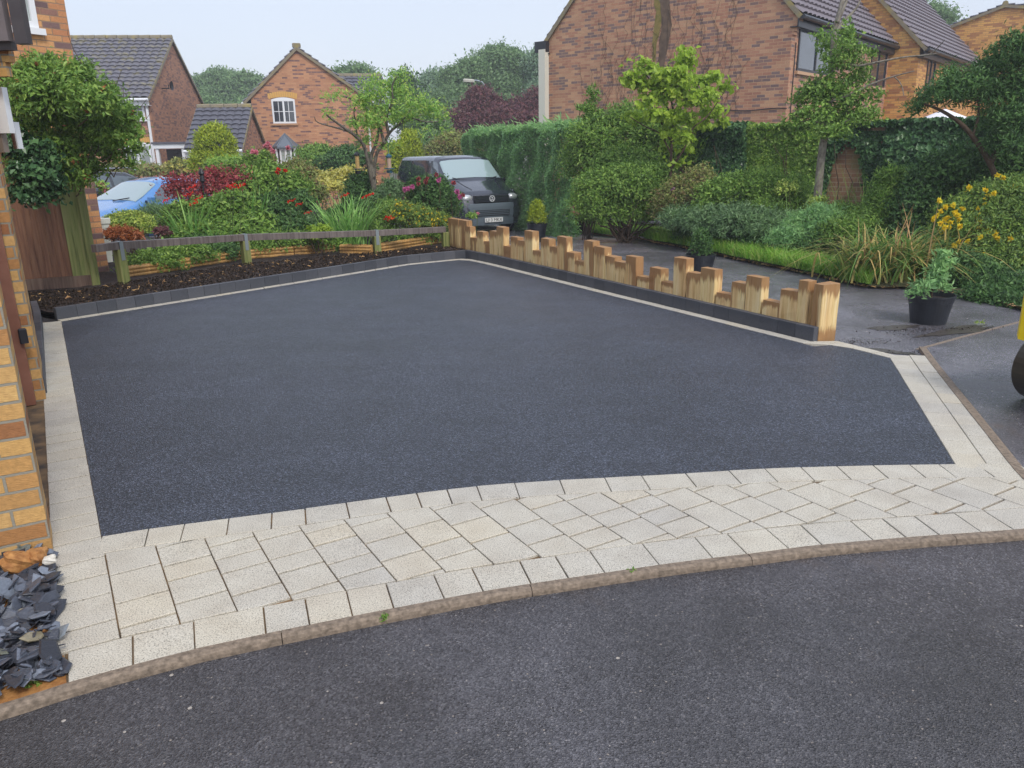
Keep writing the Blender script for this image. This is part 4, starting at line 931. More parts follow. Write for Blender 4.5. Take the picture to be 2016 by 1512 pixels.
# --- adjoining house, stepping on behind it
P2_ = rc+sD*8.6+gD*(-.9); ze2 = ze_-.15
h2, O2, a2, b2 = house('brick_house', 'ochre brick house with a long brown-grey tiled roof, stepped behind the large tan house', P2_, sD, 10.5, gD, 7.4, zgr, ze2, ze2+3.9, BR_Y, TILE_B, gut=BLACKP, ov=.2, course=.3)
window(h2, O2, a2, -b2, 1.2, 2.3, ze2-1.5, ze2-.35, frame=BLACKP, cols=2)
P3_ = D(1862, 120, 36.)[:2]; h3, O3, a3, b3 = house('brick_house', 'yellow ochre brick gable house at the top right corner with a roof window', P3_, unit((.55, .83)), 9., unit((.83, -.55)), 5.6, -.4, D(1862, 54, 36)[2], D(1905, 12, 34.8)[2], BR_Y, TILE_D, ov=.2, zr_s=.34)
rt_ = P3_-P3_
m_ = MB(); ee = O3+b3*5.2+a3*3.0+zv*(D(1862, 54, 36)[2]+.55); m_.box(ee, (1.0, .9, .08), ax=a3, az=unit(zv+b3*.55)); m_.build('roof_window', mat('roof window glass', (.5, .55, .6), .1), h3)

# --- neighbour wall with the white window, behind the board fence
nc_ = D(178, 310, 10.85)[:2]; nd_ = unit((-.50, -.866)); hN = empty('brick_house', (*nc_, 0), 'tall buff and plum brick house wall with a white window, above the climbing shrub', 'house')
nd3 = np.array([*nd_, 0]); nn3 = np.array([-nd_[1], nd_[0], 0]); nn3 = nn3 if nn3[1] > 0 else -nn3   # inward
m_ = MB(); 
vs = [nd3*0, nd3*4.4, nd3*4.4+nn3*5, nn3*5]; m_.prism([(v[0], v[1]) for v in vs], -.2, 5.6); m_.build('wall', BR_NEIGH, hN, uv=True)
tile_plane('roof', nd3*-.15+nn3*-.35+zv*5.5, nd3*4.6-nn3*.35+zv*5.5, nd3*-.15+nn3*2.5+zv*7.6, nd3*4.6+nn3*2.5+zv*7.6, TILE_G, hN)
ow_ = -nn3; s0_, z0_ = WP(28, 40, nc_, nd_); s1_, z1_ = WP(71, 40, nc_, nd_); zl = WP(50, 53, nc_, nd_)[1]
window(hN, np.zeros(3), nd3, ow_, min(s0_, s1_), max(s0_, s1_), zl, zl+1.3, cols=1, fw_=.07, glass=GLASS_L, sill=WHITE)

# --- garden wall carrying ivy
wA = D(1330, 262, 15.5)[:2]; wB = D(2120, 262, 11.8)[:2]; wd_ = unit(wB-wA); wl_ = np.linalg.norm(wB-wA)+4.; wn = np.array([-wd_[1], wd_[0]])
wtop = 1.82; gw = empty('garden_wall', (*wA, 0), 'weathered brick garden wall with a bare patch showing between the ivy', 'wall'); m_ = MB()
w3 = np.array([*wd_, 0]); wn3 = np.array([*wn, 0]); m_.box(w3*wl_/2+zv*(wtop-.1)/2, (wl_, .22, wtop-.1+.2), ax=w3); m_.build('wall', BR_W, gw, uv=True)
m_ = MB(); m_.box(w3*wl_/2+zv*(wtop-.03+.03), (wl_+.06, .3, .06), ax=w3); m_.build('coping', BR_W, gw, uv=True)
# parasol beyond the wall
pc = D(1856, 250, 15.6); pa = empty('parasol', (pc[0], pc[1], -.2), 'white garden parasol beyond the ivy wall', 'parasol'); m_ = MB(); zt = D(1856, 214, 15.6)[2]+.2; zl_ = D(1856, 250, 15.6)[2]+.2; R0_ = 80/ppm(15.6)
rim = [(R0_*math.cos(k*math.pi/4+.3), R0_*math.sin(k*math.pi/4+.3), zl_) for k in range(8)]; m_.add(rim+[(0, 0, zt)]+[(x, y, z-.1) for x, y, z in rim], [(k, (k+1) % 8, 8) for k in range(8)]+[(k, k+9, (k+1) % 8+9, (k+1) % 8) for k in range(8)])
m_.build('canopy', mat('white canvas', (.75, .74, .78), .8), pa); m_ = MB(); m_.tube([(0, 0, 0), (0, 0, zt)], .022, 8); m_.build('pole', GALV, pa)

# ============================================================ VEHICLES
class Body:
    def __init__(s, st): s.st = st     # (x, zb, zbelt, ztop, wsill, wbelt, wtop)
    def par(s, x):
        xs = [-q[0] for q in s.st]; return [np.interp(-x, xs, [q[k] for q in s.st]) for k in range(1, 7)]
    def sec(s, x):
        zb, zl, zt, ws, wb, wt = s.par(x); r = min(.09, (zt-zl)*.35)
        return np.array([(ws*.86, zb), (ws*.98, zb+.06), ((ws+wb)/2+.02, zb+(zl-zb)*.45), (wb+.008, zl-.07), (wb, zl), (wb+(wt-wb)*.33, zl+(zt-zl)*.33), (wb+(wt-wb)*.66, zl+(zt-zl)*.66), (wt+.01, zt-r), (wt-.05, zt-r*.3), (wt*.6, zt), (0, zt+.012)])
    def pt(s, x, v, sg=1):
        S = s.sec(x); k = min(int(v), 9); f = v-k; y, z = S[k]*(1-f)+S[k+1]*f; return np.array([x, sg*y, z])
    def mesh(s, name, m, parent, n=70):
        x0, x1 = s.st[0][0], s.st[-1][0]; xs = sorted(set([q[0] for q in s.st]+list(np.linspace(x0, x1, n))), reverse=True); P = []
        for x in xs:
            S = s.sec(x); r = [(x, y, z) for y, z in S]+[(x, -y, z) for y, z in S[-2::-1]]; P.append(r)
        P = np.array(P); o = grid_mesh(name, P, m, parent, smooth=True)
        b = MB(); b.add(list(P[0]), [tuple(range(P.shape[1]))]); b.add(list(P[-1]), [tuple(range(P.shape[1]))[::-1]]); b.add([P[0][0], P[0][-1], P[-1][-1], P[-1][0]], [(0, 1, 2, 3)]); b.build('underside', m, parent); return o
    def patch(s, name, m, parent, f, nu=14, nv=8, off=.006):
        """f(u, t) -> (x, v, side)"""
        P = np.zeros((nu, nv, 3))
        for i in range(nu):
            for j in range(nv):
                x, v, sg = f(i/(nu-1), j/(nv-1)); p = s.pt(x, v, sg); e = .01
                a = s.pt(x-e, v, sg)-s.pt(x+e, v, sg); b = s.pt(x, min(9.99, v+.05), sg)-s.pt(x, max(0, v-.05), sg); n = np.cross(a, b)*sg; l = np.linalg.norm(n)
                n = n/l if l > 1e-9 else np.array([0, 0, 1.]); 
                if n[2] < -.3 or n@np.array([0, sg*.8, .6]) < 0: n = -n
                P[i, j] = p+n*off
        return grid_mesh(name, P, m, parent, smooth=True)
def wheel(parent, x, y, r, w_, rimm):
    e_ = empty('wheel', (x, y, r)); e_.parent = parent; s = 1 if y > 0 else -1
    m_ = MB(); m_.lathe((0, 0, 0), [(r*.62, -w_/2), (r*.93, -w_/2), (r, -w_*.35), (r, w_*.35), (r*.93, w_/2), (r*.62, w_/2)], 28, axis=(0, s, 0)); m_.build('tyre', TYRE, e_, smooth=False)
    m_ = MB(); m_.lathe((0, 0, 0), [(.02, w_*.3), (r*.2, w_*.36), (r*.58, w_*.44), (r*.64, w_*.5)], 20, axis=(0, s, 0), open_=True)
    for k in range(7): a = k*2*math.pi/7; m_.box((math.cos(a)*r*.38, s*w_*.46, math.sin(a)*r*.38), (r*.5, .02, r*.11), ax=(math.cos(a), 0, math.sin(a)), ay=(0, 1, 0), az=(-math.sin(a), 0, math.cos(a)))
    m_.build('rim', rimm, e_)
TYRE = mat('tyre rubber', (.018, .018, .02), .75); RIMM = mat('alloy rim', (.5, .51, .52), .3, .8)
VANP = mat('dark graphite paint', (.028, .034, .052), .22, .3, .6, 1.); BUMP = mat('grey blue bumper plastic', (.10, .13, .155), .45)
BLUEP = mat('light blue metallic paint', (.10, .30, .66), .25, .35, .6, 1.); DARKP = mat('dark suv paint', (.03, .035, .045), .25, .2, .5, 1.)
WS = mat('windscreen glass', (.30, .40, .41), .06, 0, 1., 1.); SG = mat('side glass', (.06, .085, .10), .05, 0, 1., 1.); TINT = mat('tinted rear glass', (.03, .035, .05), .08, 0, 1., 1.)
LAMP = mat('headlight glass', (.55, .57, .58), .12, .3, 1., 1.); CHROME = mat('chrome', (.7, .7, .72), .15, 1.)
def text(name, body, size, m, parent, loc, rot, ext=.002):
    cu = bpy.data.curves.new(name, 'FONT'); cu.body = body; cu.size = size; cu.extrude = ext; cu.align_x = 'CENTER'; cu.align_y = 'CENTER'
    t = bpy.data.objects.new(name, cu); COL.objects.link(t); bpy.context.view_layer.update(); me = bpy.data.meshes.new_from_object(t.evaluated_get(bpy.context.evaluated_depsgraph_get())); bpy.data.objects.remove(t)
    o = bpy.data.objects.new(name, me); COL.objects.link(o); o.parent = parent; o.location = loc; o.rotation_euler = rot; me.materials.clear(); me.materials.append(m); return o
# ---- van
vf = D(968, 400, 20.9); zv_ = gz(21.5); hd = np.array([math.sin(rad(27)), -math.cos(rad(27))])
van = empty('van', (vf[0], vf[1], zv_+.0), 'dark graphite panel van parked beside the tall conifer hedge', 'van', rz=math.atan2(hd[1], hd[0]))
vb = Body([(0, .30, .55, .66, .60, .70, .62), (-.03, .26, .60, .80, .74, .78, .70), (-.10, .25, .70, .98, .84, .86, .74), (-.22, .24, .84, 1.06, .90, .92, .78), (-.5, .24, .95, 1.16, .93, .95, .80), (-.92, .24, 1.10, 1.30, .94, .96, .82), (-1.0, .24, 1.13, 1.36, .94, .96, .83), (-1.72, .24, 1.16, 1.90, .94, .955, .76), (-1.95, .24, 1.17, 1.955, .94, .955, .78), (-2.5, .24, 1.17, 1.97, .94, .955, .79), (-4.5, .24, 1.17, 1.96, .94, .955, .79), (-4.78, .3, 1.17, 1.90, .93, .94, .76), (-4.89, .4, 1.1, 1.6, .88, .9, .7)])
vb.mesh('body', VANP, van)
vb.patch('windscreen', WS, van, lambda u, t: (-1.03-.62*t, 10-abs(2*u-1)*2.65, 1 if u < .5 else -1), 23, 10)
for sg in (1, -1):
    vb.patch('side_window', SG, van, lambda u, t, sg=sg: ((-1.22-.42*t)*(1-u)+(-2.12)*u, 4.35+2.45*t, sg))
    vb.patch('side_window', TINT, van, lambda u, t, sg=sg: (-2.3-1.15*u, 4.35+2.45*t, sg)); vb.patch('side_window', TINT, van, lambda u, t, sg=sg: (-3.6-1.0*u, 4.35+2.45*t, sg))
    vb.patch('door_trim', CHROME, van, lambda u, t, sg=sg: (-2.3-2.3*u, 3.35+.12*t, sg), 12, 3)
    for xg in (-1.05, -2.21, -3.52): vb.patch('door_gap', BLACKP, van, lambda u, t, sg=sg, xg=xg: (xg-.014*u, 1.2+(6.9 if xg < -2 else 2.6)*t, sg), 2, 12, .003)
    m_ = MB(); m_.cbox((-1.28, sg*1.08, 1.24), (.14, .2, .24), .04); m_.box((-1.24, sg*.98, 1.2), (.06, .12, .06)); m_.build('mirror', BLACKP, van)
    m_ = MB()
    for i in range(9):
        pass
    n1, n2 = 8, 14; V = []
    for i in range(n1+1):
        for j in range(n2):
            th = math.pi*i/n1; a = 2*math.pi*j/n2; V.append((-.17+.15*math.sin(th)*math.cos(a), sg*.66+.18*np.sign(math.sin(th)*math.sin(a))*abs(math.sin(th)*math.sin(a))**.7*.95, .90+.095*math.cos(th)))
    m_.add(V, [(i*n2+j, (i+1)*n2+j, (i+1)*n2+(j+1) % n2, i*n2+(j+1) % n2) for i in range(n1) for j in range(n2)]); m_.build('headlight', LAMP, van, smooth=True)
    for x in (-.85, -3.85):
        m_ = MB(); m_.lathe((x, sg*.93, .36), [(.40, -.05), (.40, .035)], 28, axis=(0, sg, 0)); m_.build('wheel_arch', BLACKP, van); wheel(van, x, sg*.875, .335, .22, RIMM)
    m_ = MB(); m_.tube([(-.98, sg*.12, 1.33), (-.99, sg*.45, 1.35), (-1.02, sg*.66, 1.40)], [.018, .014, .01], 6); m_.build('wiper', BLACKP, van)
    m_ = MB(); m_.tube([(-.3, sg*.42, 1.105), (-.6, sg*.5, 1.20), (-.93, sg*.56, 1.31)], .006, 5); m_.build('bonnet_crease', BLACKP, van)
def plan(sc, z): 
    P = [(-.72, .985), (-.35, .965), (-.14, .87), (-.0, .64), (.05, .3), (.06, 0)]; P = P+[(x, -y) for x, y in P[-2::-1]]; return [(x*1-.0-(1-sc)*.5*0+(sc-1)*.4, y*sc, z) for x, y in P]
m_ = MB(); rings = [plan(.94, .20), plan(.985, .3), plan(1., .50), plan(1., .68), plan(.975, .755), plan(.92, .765)]; nn_ = len(rings[0]); m_.add([p for r_ in rings for p in r_], [(i*nn_+j, i*nn_+j+1, (i+1)*nn_+j+1, (i+1)*nn_+j) for i in range(5) for j in range(nn_-1)])
bm_ = m_.build('bumper', BUMP, van, smooth=False)
m_ = MB(); m_.box((.055, 0, .52), (.03, .98, .15)); 
m_.build('lower_grille', BLACKP, bm_)
m_ = MB()
for z in (.475, .52, .565): m_.box((.07, 0, z), (.014, .94, .016))
m_.build('grille_bar', BUMP, bm_)
m_ = MB(); m_.box((-.03, 0, .875), (.09, 1.0, .17)); m_.build('grille', BLACKP, van); m_ = MB()
for z in (.83, .875, .92): m_.box((.018, 0, z), (.012, .98, .014))
m_.build('grille_bar', VANP, van)
# round badge with a V above a W
m_ = MB(); m_.lathe((.03, 0, .88), [(.066, 0), (.082, .0), (.082, .012), (.066, .012), (.066, 0)], 28, axis=(1, 0, 0), open_=True)
def seg(a, b): m_.tube([(.037, a[0], .88+a[1]), (.037, b[0], .88+b[1])], .008, 5)
for a, b in [((-.034, .06), (0, .006)), ((0, .006), (.034, .06)), ((-.062, .028), (-.03, -.058)), ((-.03, -.058), (0, -.006)), ((0, -.006), (.03, -.058)), ((.03, -.058), (.062, .028))]: seg(a, b)
m_.build('badge', mat('badge silver', (.75, .76, .78), .3, .35), van)
m_ = MB(); m_.box((.072, .02, .335), (.012, .52, .115)); pl_ = m_.build('number_plate', mat('white plate', (.72, .73, .72), .4), van)
text('plate_text', 'LJ13 MKX', .115, mat('black lettering', (.01, .01, .01), .5), pl_, (.0795, .02, .332), (rad(90), 0, rad(90)))
# ---- smaller cars
def car(name, label, loc, yaw, paint, st, rails=False, ws=WS):
    r = empty(name, loc, label, 'car', rz=yaw); b = Body(st); b.mesh('body', paint, r); xs = [q[0] for q in st]
    xw0, xw1 = st[5][0], st[6][0]; xr = st[8][0]
    b.patch('windscreen', ws, r, lambda u, t: (xw0-.05+(xw1-xw0)*.9*t, 10-abs(2*u-1)*2.6, 1 if u < .5 else -1), 21, 9)
    for sg in (1, -1):
        b.patch('side_window', SG, r, lambda u, t, sg=sg: ((xw0-.18+(xw1-xw0)*.95*t)*(1-u)+(xw1-.75)*u, 4.4+2.3*t, sg)); b.patch('side_window', SG, r, lambda u, t, sg=sg: (xw1-.85+(xr-xw1+.55)*u, 4.4+2.3*t*(1-.25*u), sg))
        m_ = MB(); m_.cbox((xw0-.28, sg*.98, 1.06), (.13, .2, .15), .04); m_.build('mirror', paint, r); m_ = MB(); m_.box((xw0-.26, sg*.88, 1.0), (.05, .12, .05)); m_.build('mirror_stalk', BLACKP, r)
        for x in (-.78, st[-1][0]+.75): m_ = MB(); m_.lathe((x, sg*.83, .36), [(.38, -.05), (.38, .042)], 26, axis=(0, sg, 0)); m_.build('wheel_arch', BLACKP, r); wheel(r, x, sg*.79, .315, .2, RIMM)
        m_ = MB(); m_.cbox((-.17, sg*.62, .68), (.22, .3, .13), .04); m_.build('headlight', LAMP, r)
        if rails:
            m_ = MB(); zt = st[7][3]; m_.tube([(xw1-.05, sg*.6, zt-.03), (xw1-.25, sg*.6, zt+.06), (xw1-1.6, sg*.6, zt+.07), (xw1-1.8, sg*.6, zt-.02)], .022, 7); m_.build('roof_rail', CHROME, r)
    m_ = MB(); m_.tube([(xw0+.02, .1, 1.03), (xw0-.1, .5, 1.09)], .012, 5); m_.build('wiper', BLACKP, r); return r
hb = [(0, .25, .5, .60, .55, .62, .5), (-.04, .22, .56, .70, .68, .7, .56), (-.14, .2, .66, .79, .76, .8, .62), (-.35, .2, .76, .86, .82, .86, .68), (-.7, .2, .84, .94, .84, .87, .72), (-.98, .2, .90, 1.01, .84, .87, .74), (-1.85, .2, .95, 1.43, .85, .87, .58), (-2.35, .2, .96, 1.50, .85, .87, .6), (-3.2, .22, .98, 1.45, .84, .86, .58), (-3.75, .25, .98, 1.25, .82, .84, .56), (-3.98, .3, .8, .95, .76, .78, .5)]
zc_ = gz(18.8); mp_ = D(297, 384, 18.3); ya = rad(-113)
fwd = np.array([math.cos(ya), math.sin(ya)]); lft = np.array([-fwd[1], fwd[0]])
org = mp_[:2]+fwd*1.26-lft*.98
car('hatchback', 'light blue hatchback parked behind the flower bed, partly hidden by red foliage', (org[0], org[1], zc_-.0), ya, BLUEP, hb)
sv = [(q[0]*1.08, q[1]+.05, q[2]*1.12, q[3]*1.13, q[4], q[5], q[6]*1.05) for q in hb]
mp2 = D(160, 372, 27.)
car('suv', 'dark car with silver roof rails showing behind the blue hatchback', (mp2[0]-1.2, mp2[1]-1.8, gz(22)-.05), rad(-125), DARKP, sv, rails=True)
# ---- roller at the right edge
rp = G(2124, 812, -.03); YEL = mat('yellow machine paint', (.85, .62, .01), .4); rl = empty('roller', (rp[0], rp[1], -.03), 'yellow and black pedestrian road roller half in view at the right edge', 'roller', rz=rad(-75))
STEEL = mat('worn drum steel', (.07, .06, .045), .4, .6)
for y in (.0, .62):
    m_ = MB(); m_.lathe((0, y, .22), [(.2, -.33), (.215, -.33), (.22, -.32), (.22, .32), (.215, .33), (.2, .33), (.19, .30), (.03, .3)], 40, axis=(1, 0, 0)); m_.build('drum', STEEL, rl)
    m_ = MB(); m_.lathe((0, y, .24), [(.03, -.34), (.195, -.34), (.195, -.31)], 30, axis=(1, 0, 0)); m_.build('drum_side', BLACKP, rl)
m_ = MB(); m_.cbox((-.31, .31, .47), (.1, .95, .14), .02); m_.cbox((.31, .31, .47), (.1, .95, .14), .02); m_.cbox((0, .31, .52), (.6, .6, .1), .02); m_.build('frame', BLACKP, rl)
m_ = MB(); m_.cbox((0, .24, .62), (.66, 1.1, .36), .09); m_.build('engine_cover', YEL, rl)
m_ = MB(); m_.tube([(-.2, .7, .9), (-.2, 1.3, 1.1), (.2, 1.3, 1.1), (.2, .7, .9)], .018, 8); m_.build('handle', BLACKP, rl)
# ---- street lamp, dark post and rail fence far off, bird feeders
lp = D(955, 170, 44.); sl_ = empty('street_lamp', (lp[0], lp[1], gz(40)), 'curved-neck street lamp rising above the purple trees', 'street lamp'); lz = lp[2]-gz(40)
m_ = MB(); m_.tube([(0, 0, 0), (0, 0, lz-.6), (0, 0, lz+.0), (-.15, 0, lz+.22), (-.45, 0, lz+.3), (-.6, 0, lz+.3)], [.07, .05, .045, .04, .04, .04], 8); m_.build('pole', GALV, sl_)
m_ = MB(); m_.cbox((-.85, 0, lz+.3), (.6, .24, .16), .05, ax=unit((1, 0, -.08))); m_.build('lamp_head', mat('lamp head', (.5, .5, .42), .5), sl_)
bfm = mat('stained black timber', (.02, .018, .018), .6); bf0 = D(600, 368, 18.6); r = empty('rail_fence', (bf0[0], bf0[1], gz(18.6)), 'black painted low post and rail fence beside the yellow leaved hedge', 'fence')
zz_ = bf0[2]-gz(18.6); m_ = MB(); m_.box((1.2, 0, .42), (3.4, .06, .08)); m_.build('rail', bfm, r)
for x in (-.3, .75, 2.6): m_ = MB(); m_.box((x, .0, .2), (.12, .12, .46)); m_.build('post', bfm, r)
def feeder(label, px, py0, py1, Y, cap, seed):
    a = D(px, py0, Y); z1 = D(px, py1, Y); h = a[2]-z1[2]; r_ = empty('bird_feeder', z1, label, 'bird feeder'); m_ = MB()
    m_.lathe((0, 0, h*.2), [(.035, 0), (.035, h*.6)], 16); m_.build('seed_tube', seed, r_); m_ = MB(); m_.lathe((0, 0, h*.8), [(.05, 0), (.052, .02), (.015, .06)], 16); m_.tube([(0, 0, h*.8), (0, 0, h+.15)], .004, 5); m_.build('lid', cap, r_)
    m_ = MB(); m_.lathe((0, 0, h*.15), [(.085, 0), (.085, .015)], 16); m_.lathe((0, 0, -.02), [(.045, 0), (.05, h*.15)], 16); m_.build('tray', cap, r_)
feeder('seed-filled tube bird feeder with a black tray hanging left of the tree trunk', 705, 298, 340, 13.6, BLACKP, simple('bird seed', (.3, .17, .08), (.5, .36, .12), 60))
feeder('slim blue-capped bird feeder hanging right of the tree trunk', 767, 303, 338, 13.5, mat('teal plastic', (.02, .09, .14), .4), mat('peanut feeder', (.42, .3, .22), .6))
# white planter
pp = D(208, 470, 11.6); r = empty('planter', (pp[0], pp[1], 0.1), 'narrow tapering white planter beside the brick wall and the round shrub', 'planter'); zt = D(208, 430, 11.6)[2]-.1
m_ = MB(); m_.lathe((0, 0, 0), [(.06, 0), (.105, zt-.07)], 4, open_=False); m_.build('body', mat('pale green white plastic', (.62, .66, .6), .5), r); m_ = MB(); m_.lathe((0, 0, zt-.07), [(.125, 0), (.13, .07), (.1, .07)], 4); m_.build('rim', mat('pale rim', (.64, .67, .61), .5), r)

# ============================================================ PLANTING
def polysheet(name, pts, z, m, kind='structure'):
    b = MB(); b.prism([tuple(p[:2]) for p in pts], z-.05, z); return tag(b.build(name, m), kind=kind)
edge_px = [(1119, 446), (1150, 456), (1200, 464), (1290, 478), (1360, 490), (1450, 510), (1550, 530), (1650, 552), (1710, 566), (1790, 566), (1890, 578), (1950, 592), (2016, 610), (2200, 655)]
EDG = [Gt(x, y)[:2] for x, y in edge_px]; EDr = resample(EDG, 60)
bk = [D(1140, 300, 20.)[:2], D(1400, 300, 17.4)[:2], D(2100, 300, 13.)[:2], (16., 8.)]
bed = ruled('flower_bed', EDr, resample(bk, 60), 110, 40, GROUND, .0, .07)
def hz_(y): return .04+gz(y)
# grass verge
ga = resample([p for p in EDG[:9]], 60); gb = ga+np.array([.42, .75])*np.linspace(1.0, .75, 60)[:, None]
ga2 = ga+rng.normal(size=ga.shape)*.02
ruled('verge_base', ga, gb, 90, 12, GRASSB, .03, .02)
P = scatter_in(ga2, gb, 26000, -.05, 1.); B3 = np.c_[P, np.vectorize(hz_)(P[:, 1])]
tag(blades('grass', B3, .13+.13*rng.random(len(P)), .5, .007, 'grass', seg=3), kind='stuff')
P = scatter_in(ga2[:20], gb[:20], 5000, -.1, 1.); B3 = np.c_[P, np.vectorize(hz_)(P[:, 1])]; tag(blades('grass', B3, .2+.16*rng.random(len(P)), .5, .009, 'grass', seg=3), kind='stuff')
WL = [np.array(p, float) for p in ((-2.6, 22.), (-1.2, 16.5), (-.4, 13.2), (-.2, 12.3))]+[np.array(G(1250, 566)[:2])+nR*.3, np.array(G(1560, 640)[:2])+nR*.25, G(1642, 664)[:2], G(1744, 690)[:2], G(1836, 713)[:2]]+[np.array(G(x, y)[:2])+np.array([.075, 0]) for x, y in ((1882, 779), (1938, 850), (1992, 920), (2060, 965))]
WR = [np.array(p, float) for p in ((5., 23.), (3.5, 17.5), (4.5, 13.), (6., 10.), (7.5, 7.5), (8., 5.5), (8., 4.), (6., 2.6))]
_A = resample(WL, 140); _B = resample(WR, 140); _t = np.linspace(0, 1, 24)[None, :, None]; _P2 = _A[:, None]*(1-_t)+_B[:, None]*_t
_P = np.zeros((140, 24, 3)); _P[..., :2] = _P2; _P[..., 2] = np.vectorize(gz)(_P2[..., 1])-.0262; tag(grid_mesh('side_road', _P, WET_SKYLIT), kind='structure')
litter('dry_edge_litter', scatter_in(EDr-np.array([.0, .06]), EDr+np.array([.03, .08]), 1500, 0, 1), .0, .05, 'litter', asp=.3)
def at_px(px, py, n, sx, sy, z=0.):
    c = Gt(px, py)[:2]; return c+rng.normal(size=(n, 2))*np.array([sx, sy])
litter('mud_crumbs', np.vstack([at_px(1790, 645, 160, .2, .08), at_px(1905, 642, 260, .2, .05), at_px(1690, 668, 120, .25, .05), at_px(1760, 690, 90, .2, .04)]), -.03, .013, 'crumb', asp=.7, flat=.6)
MUD = simple('silty mud', (.045, .038, .033), (.085, .072, .06), 20, .35, .004)
def mudpatch(px, py, rx, ry, rz=0.):
    c = Gt(px, py); n = 40; pts = []
    for k in range(n):
        a = 2*math.pi*k/n; r = 1+.18*math.sin(3*a+px)+.12*math.sin(7*a)+.1*rng.normal(); x, y = rx*r*math.cos(a), ry*r*math.sin(a)
        pts.append((c[0]+x*math.cos(rz)-y*math.sin(rz), c[1]+x*math.sin(rz)+y*math.cos(rz), gz(c[1])-.0262))
    return pts
mb_ = MB()
for a in ((1890, 645, .42, .10, .45), (1760, 640, .25, .08, .2), (1700, 682, .38, .06, -.45), (1790, 698, .18, .05, -.4)): q = mudpatch(*a); mb_.add([(x, y, z+.004) for x, y, z in q], [tuple(range(len(q)))])
tag(mb_.build('mud', MUD), kind='structure')

def px_shrub(name, label, cat, bl, N, leaf, m, **kw): return shrub(name, label, cat, [BL(*b) for b in bl], N, leaf, m, **kw)
def blooms(root, name, pts, r, n, m, petal=None):
    inv_ = np.array(root.location)
    for p in pts:
        p = np.array(p)-inv_; d = nrm(rng.normal(size=(n, 3))); L = np.full(n, petal or r)*(.7+.6*rng.random(n))
        leafmesh(name, p+d*r*.5, d, nrm(rng.normal(size=(n, 3))), L, L*.75, LF[m], root)
def stemto(root, pts, r=.006, m=STEM, name='flower_stem'):
    inv_ = np.array(root.location); b = MB()
    for p in pts:
        p = np.array(p)-inv_; branchy(b, (p[0]*.6, p[1]*.6, 0), p, r, r*.6, .08, 4, 5)
    b.build(name, m, root)
def swords(label, px, pyb, Y, h, n, m, sx=.12, lean=.35, wd_=.03, droop=.25, cat='plant', name='sword_leaf_plant', flowers=(), group=None):
    b0 = D(px, pyb, Y); z0 = .06+gz(Y); r = empty(name, (b0[0], b0[1], z0), label, cat, group); B = np.zeros((n, 3)); B[:, :2] = rng.normal(size=(n, 2))*sx*.5
    blades('leaves', B, h*(.55+.5*rng.random(n)), lean, wd_, m, r, seg=5, droop=droop)
    pts = [D(x, y, Y-.15) for x, y in flowers]
    if pts:
        stemto(r, pts)
        for p in pts:
            pp_ = np.array([p+np.array([.035*(j-1.5), 0, .012*(j % 2)+.01*j]) for j in range(4)]); q = pp_-np.array(r.location)
            n_ = 26; k = rng.integers(0, 4, n_); d = nrm(rng.normal(size=(n_, 3))); leafmesh('bloom', q[k]+d*.012, d, nrm(rng.normal(size=(n_, 3))), np.full(n_, .035), np.full(n_, .022), LF['redp'], r)
    return r
GB = 'plants in the flower bed behind the rail fence'
# under and behind the rail
px_shrub('shrub', 'low dark leafy plant under the rail between board fence and first strapped post', 'plant', [(300, 520, 55, 22, 10.9), (370, 505, 50, 22, 11.3)], 7000, .045, 'mid', group=GB, clump=.08)
px_shrub('shrub', 'leafy green plant under the rail left of the middle green post', 'plant', [(430, 498, 45, 20, 11.8), (395, 490, 40, 25, 12.)], 6000, .045, 'dark', group=GB, clump=.08)
px_shrub('shrub', 'leafy plant below the rail right of the middle green post', 'plant', [(520, 482, 45, 20, 12.3), (580, 476, 40, 20, 12.5), (640, 480, 35, 16, 12.6)], 7000, .04, 'mid', group=GB, clump=.08)
px_shrub('shrub', 'fresh green low plant beneath the rail near the timber posts', 'plant', [(775, 468, 40, 18, 13.3), (830, 466, 45, 18, 13.6)], 6000, .04, 'mid', group=GB, clump=.08)
px_shrub('variegated_shrub', 'rounded cream-edged evergreen shrub beside the white planter', 'shrub', [(255, 447, 52, 30, 12.0), (240, 455, 40, 25, 11.9)], 11000, .036, 'varig', clump=.04, shell=.95, per=10, asp=.6, parts=())
px_shrub('dead_fern', 'rust-orange dried fronds in front of the cream-edged shrub', 'plant', [(238, 463, 28, 14, 11.0), (262, 468, 18, 9, 11.0)], 1500, .07, 'orange', clump=.06, asp=.25)
px_shrub('lavender', 'grey-green wispy lavender clump in front of the blue car', 'plant', [(310, 435, 35, 32, 12.9), (340, 445, 25, 25, 12.9)], 4500, .07, 'silver', clump=.1, asp=.14, hang=-1.2)
px_shrub('purple_leaf_plant', 'small dark purple leaf clump right of the cream-edged shrub', 'plant', [(321, 457, 13, 10, 11.5)], 500, .05, 'purple', clump=.04)
px_shrub('red_shrub', 'tall dark red smoke bush covering the rear of the blue car', 'shrub', [(350, 362, 28, 14, 13.8), (385, 375, 34, 22, 13.8), (375, 400, 25, 20, 13.6), (415, 350, 26, 14, 13.9), (335, 380, 14, 12, 13.7)], 3000, .055, 'red', clump=.13, shell=.3, per=10)
px_shrub('red_shrub', 'second dark red bush, right of the black finial below the clipped conifer', 'shrub', [(462, 362, 30, 20, 13.9), (480, 378, 22, 16, 13.9), (440, 380, 25, 15, 13.7), (430, 340, 12, 9, 13.9)], 2300, .055, 'red', clump=.13, shell=.3, per=10)
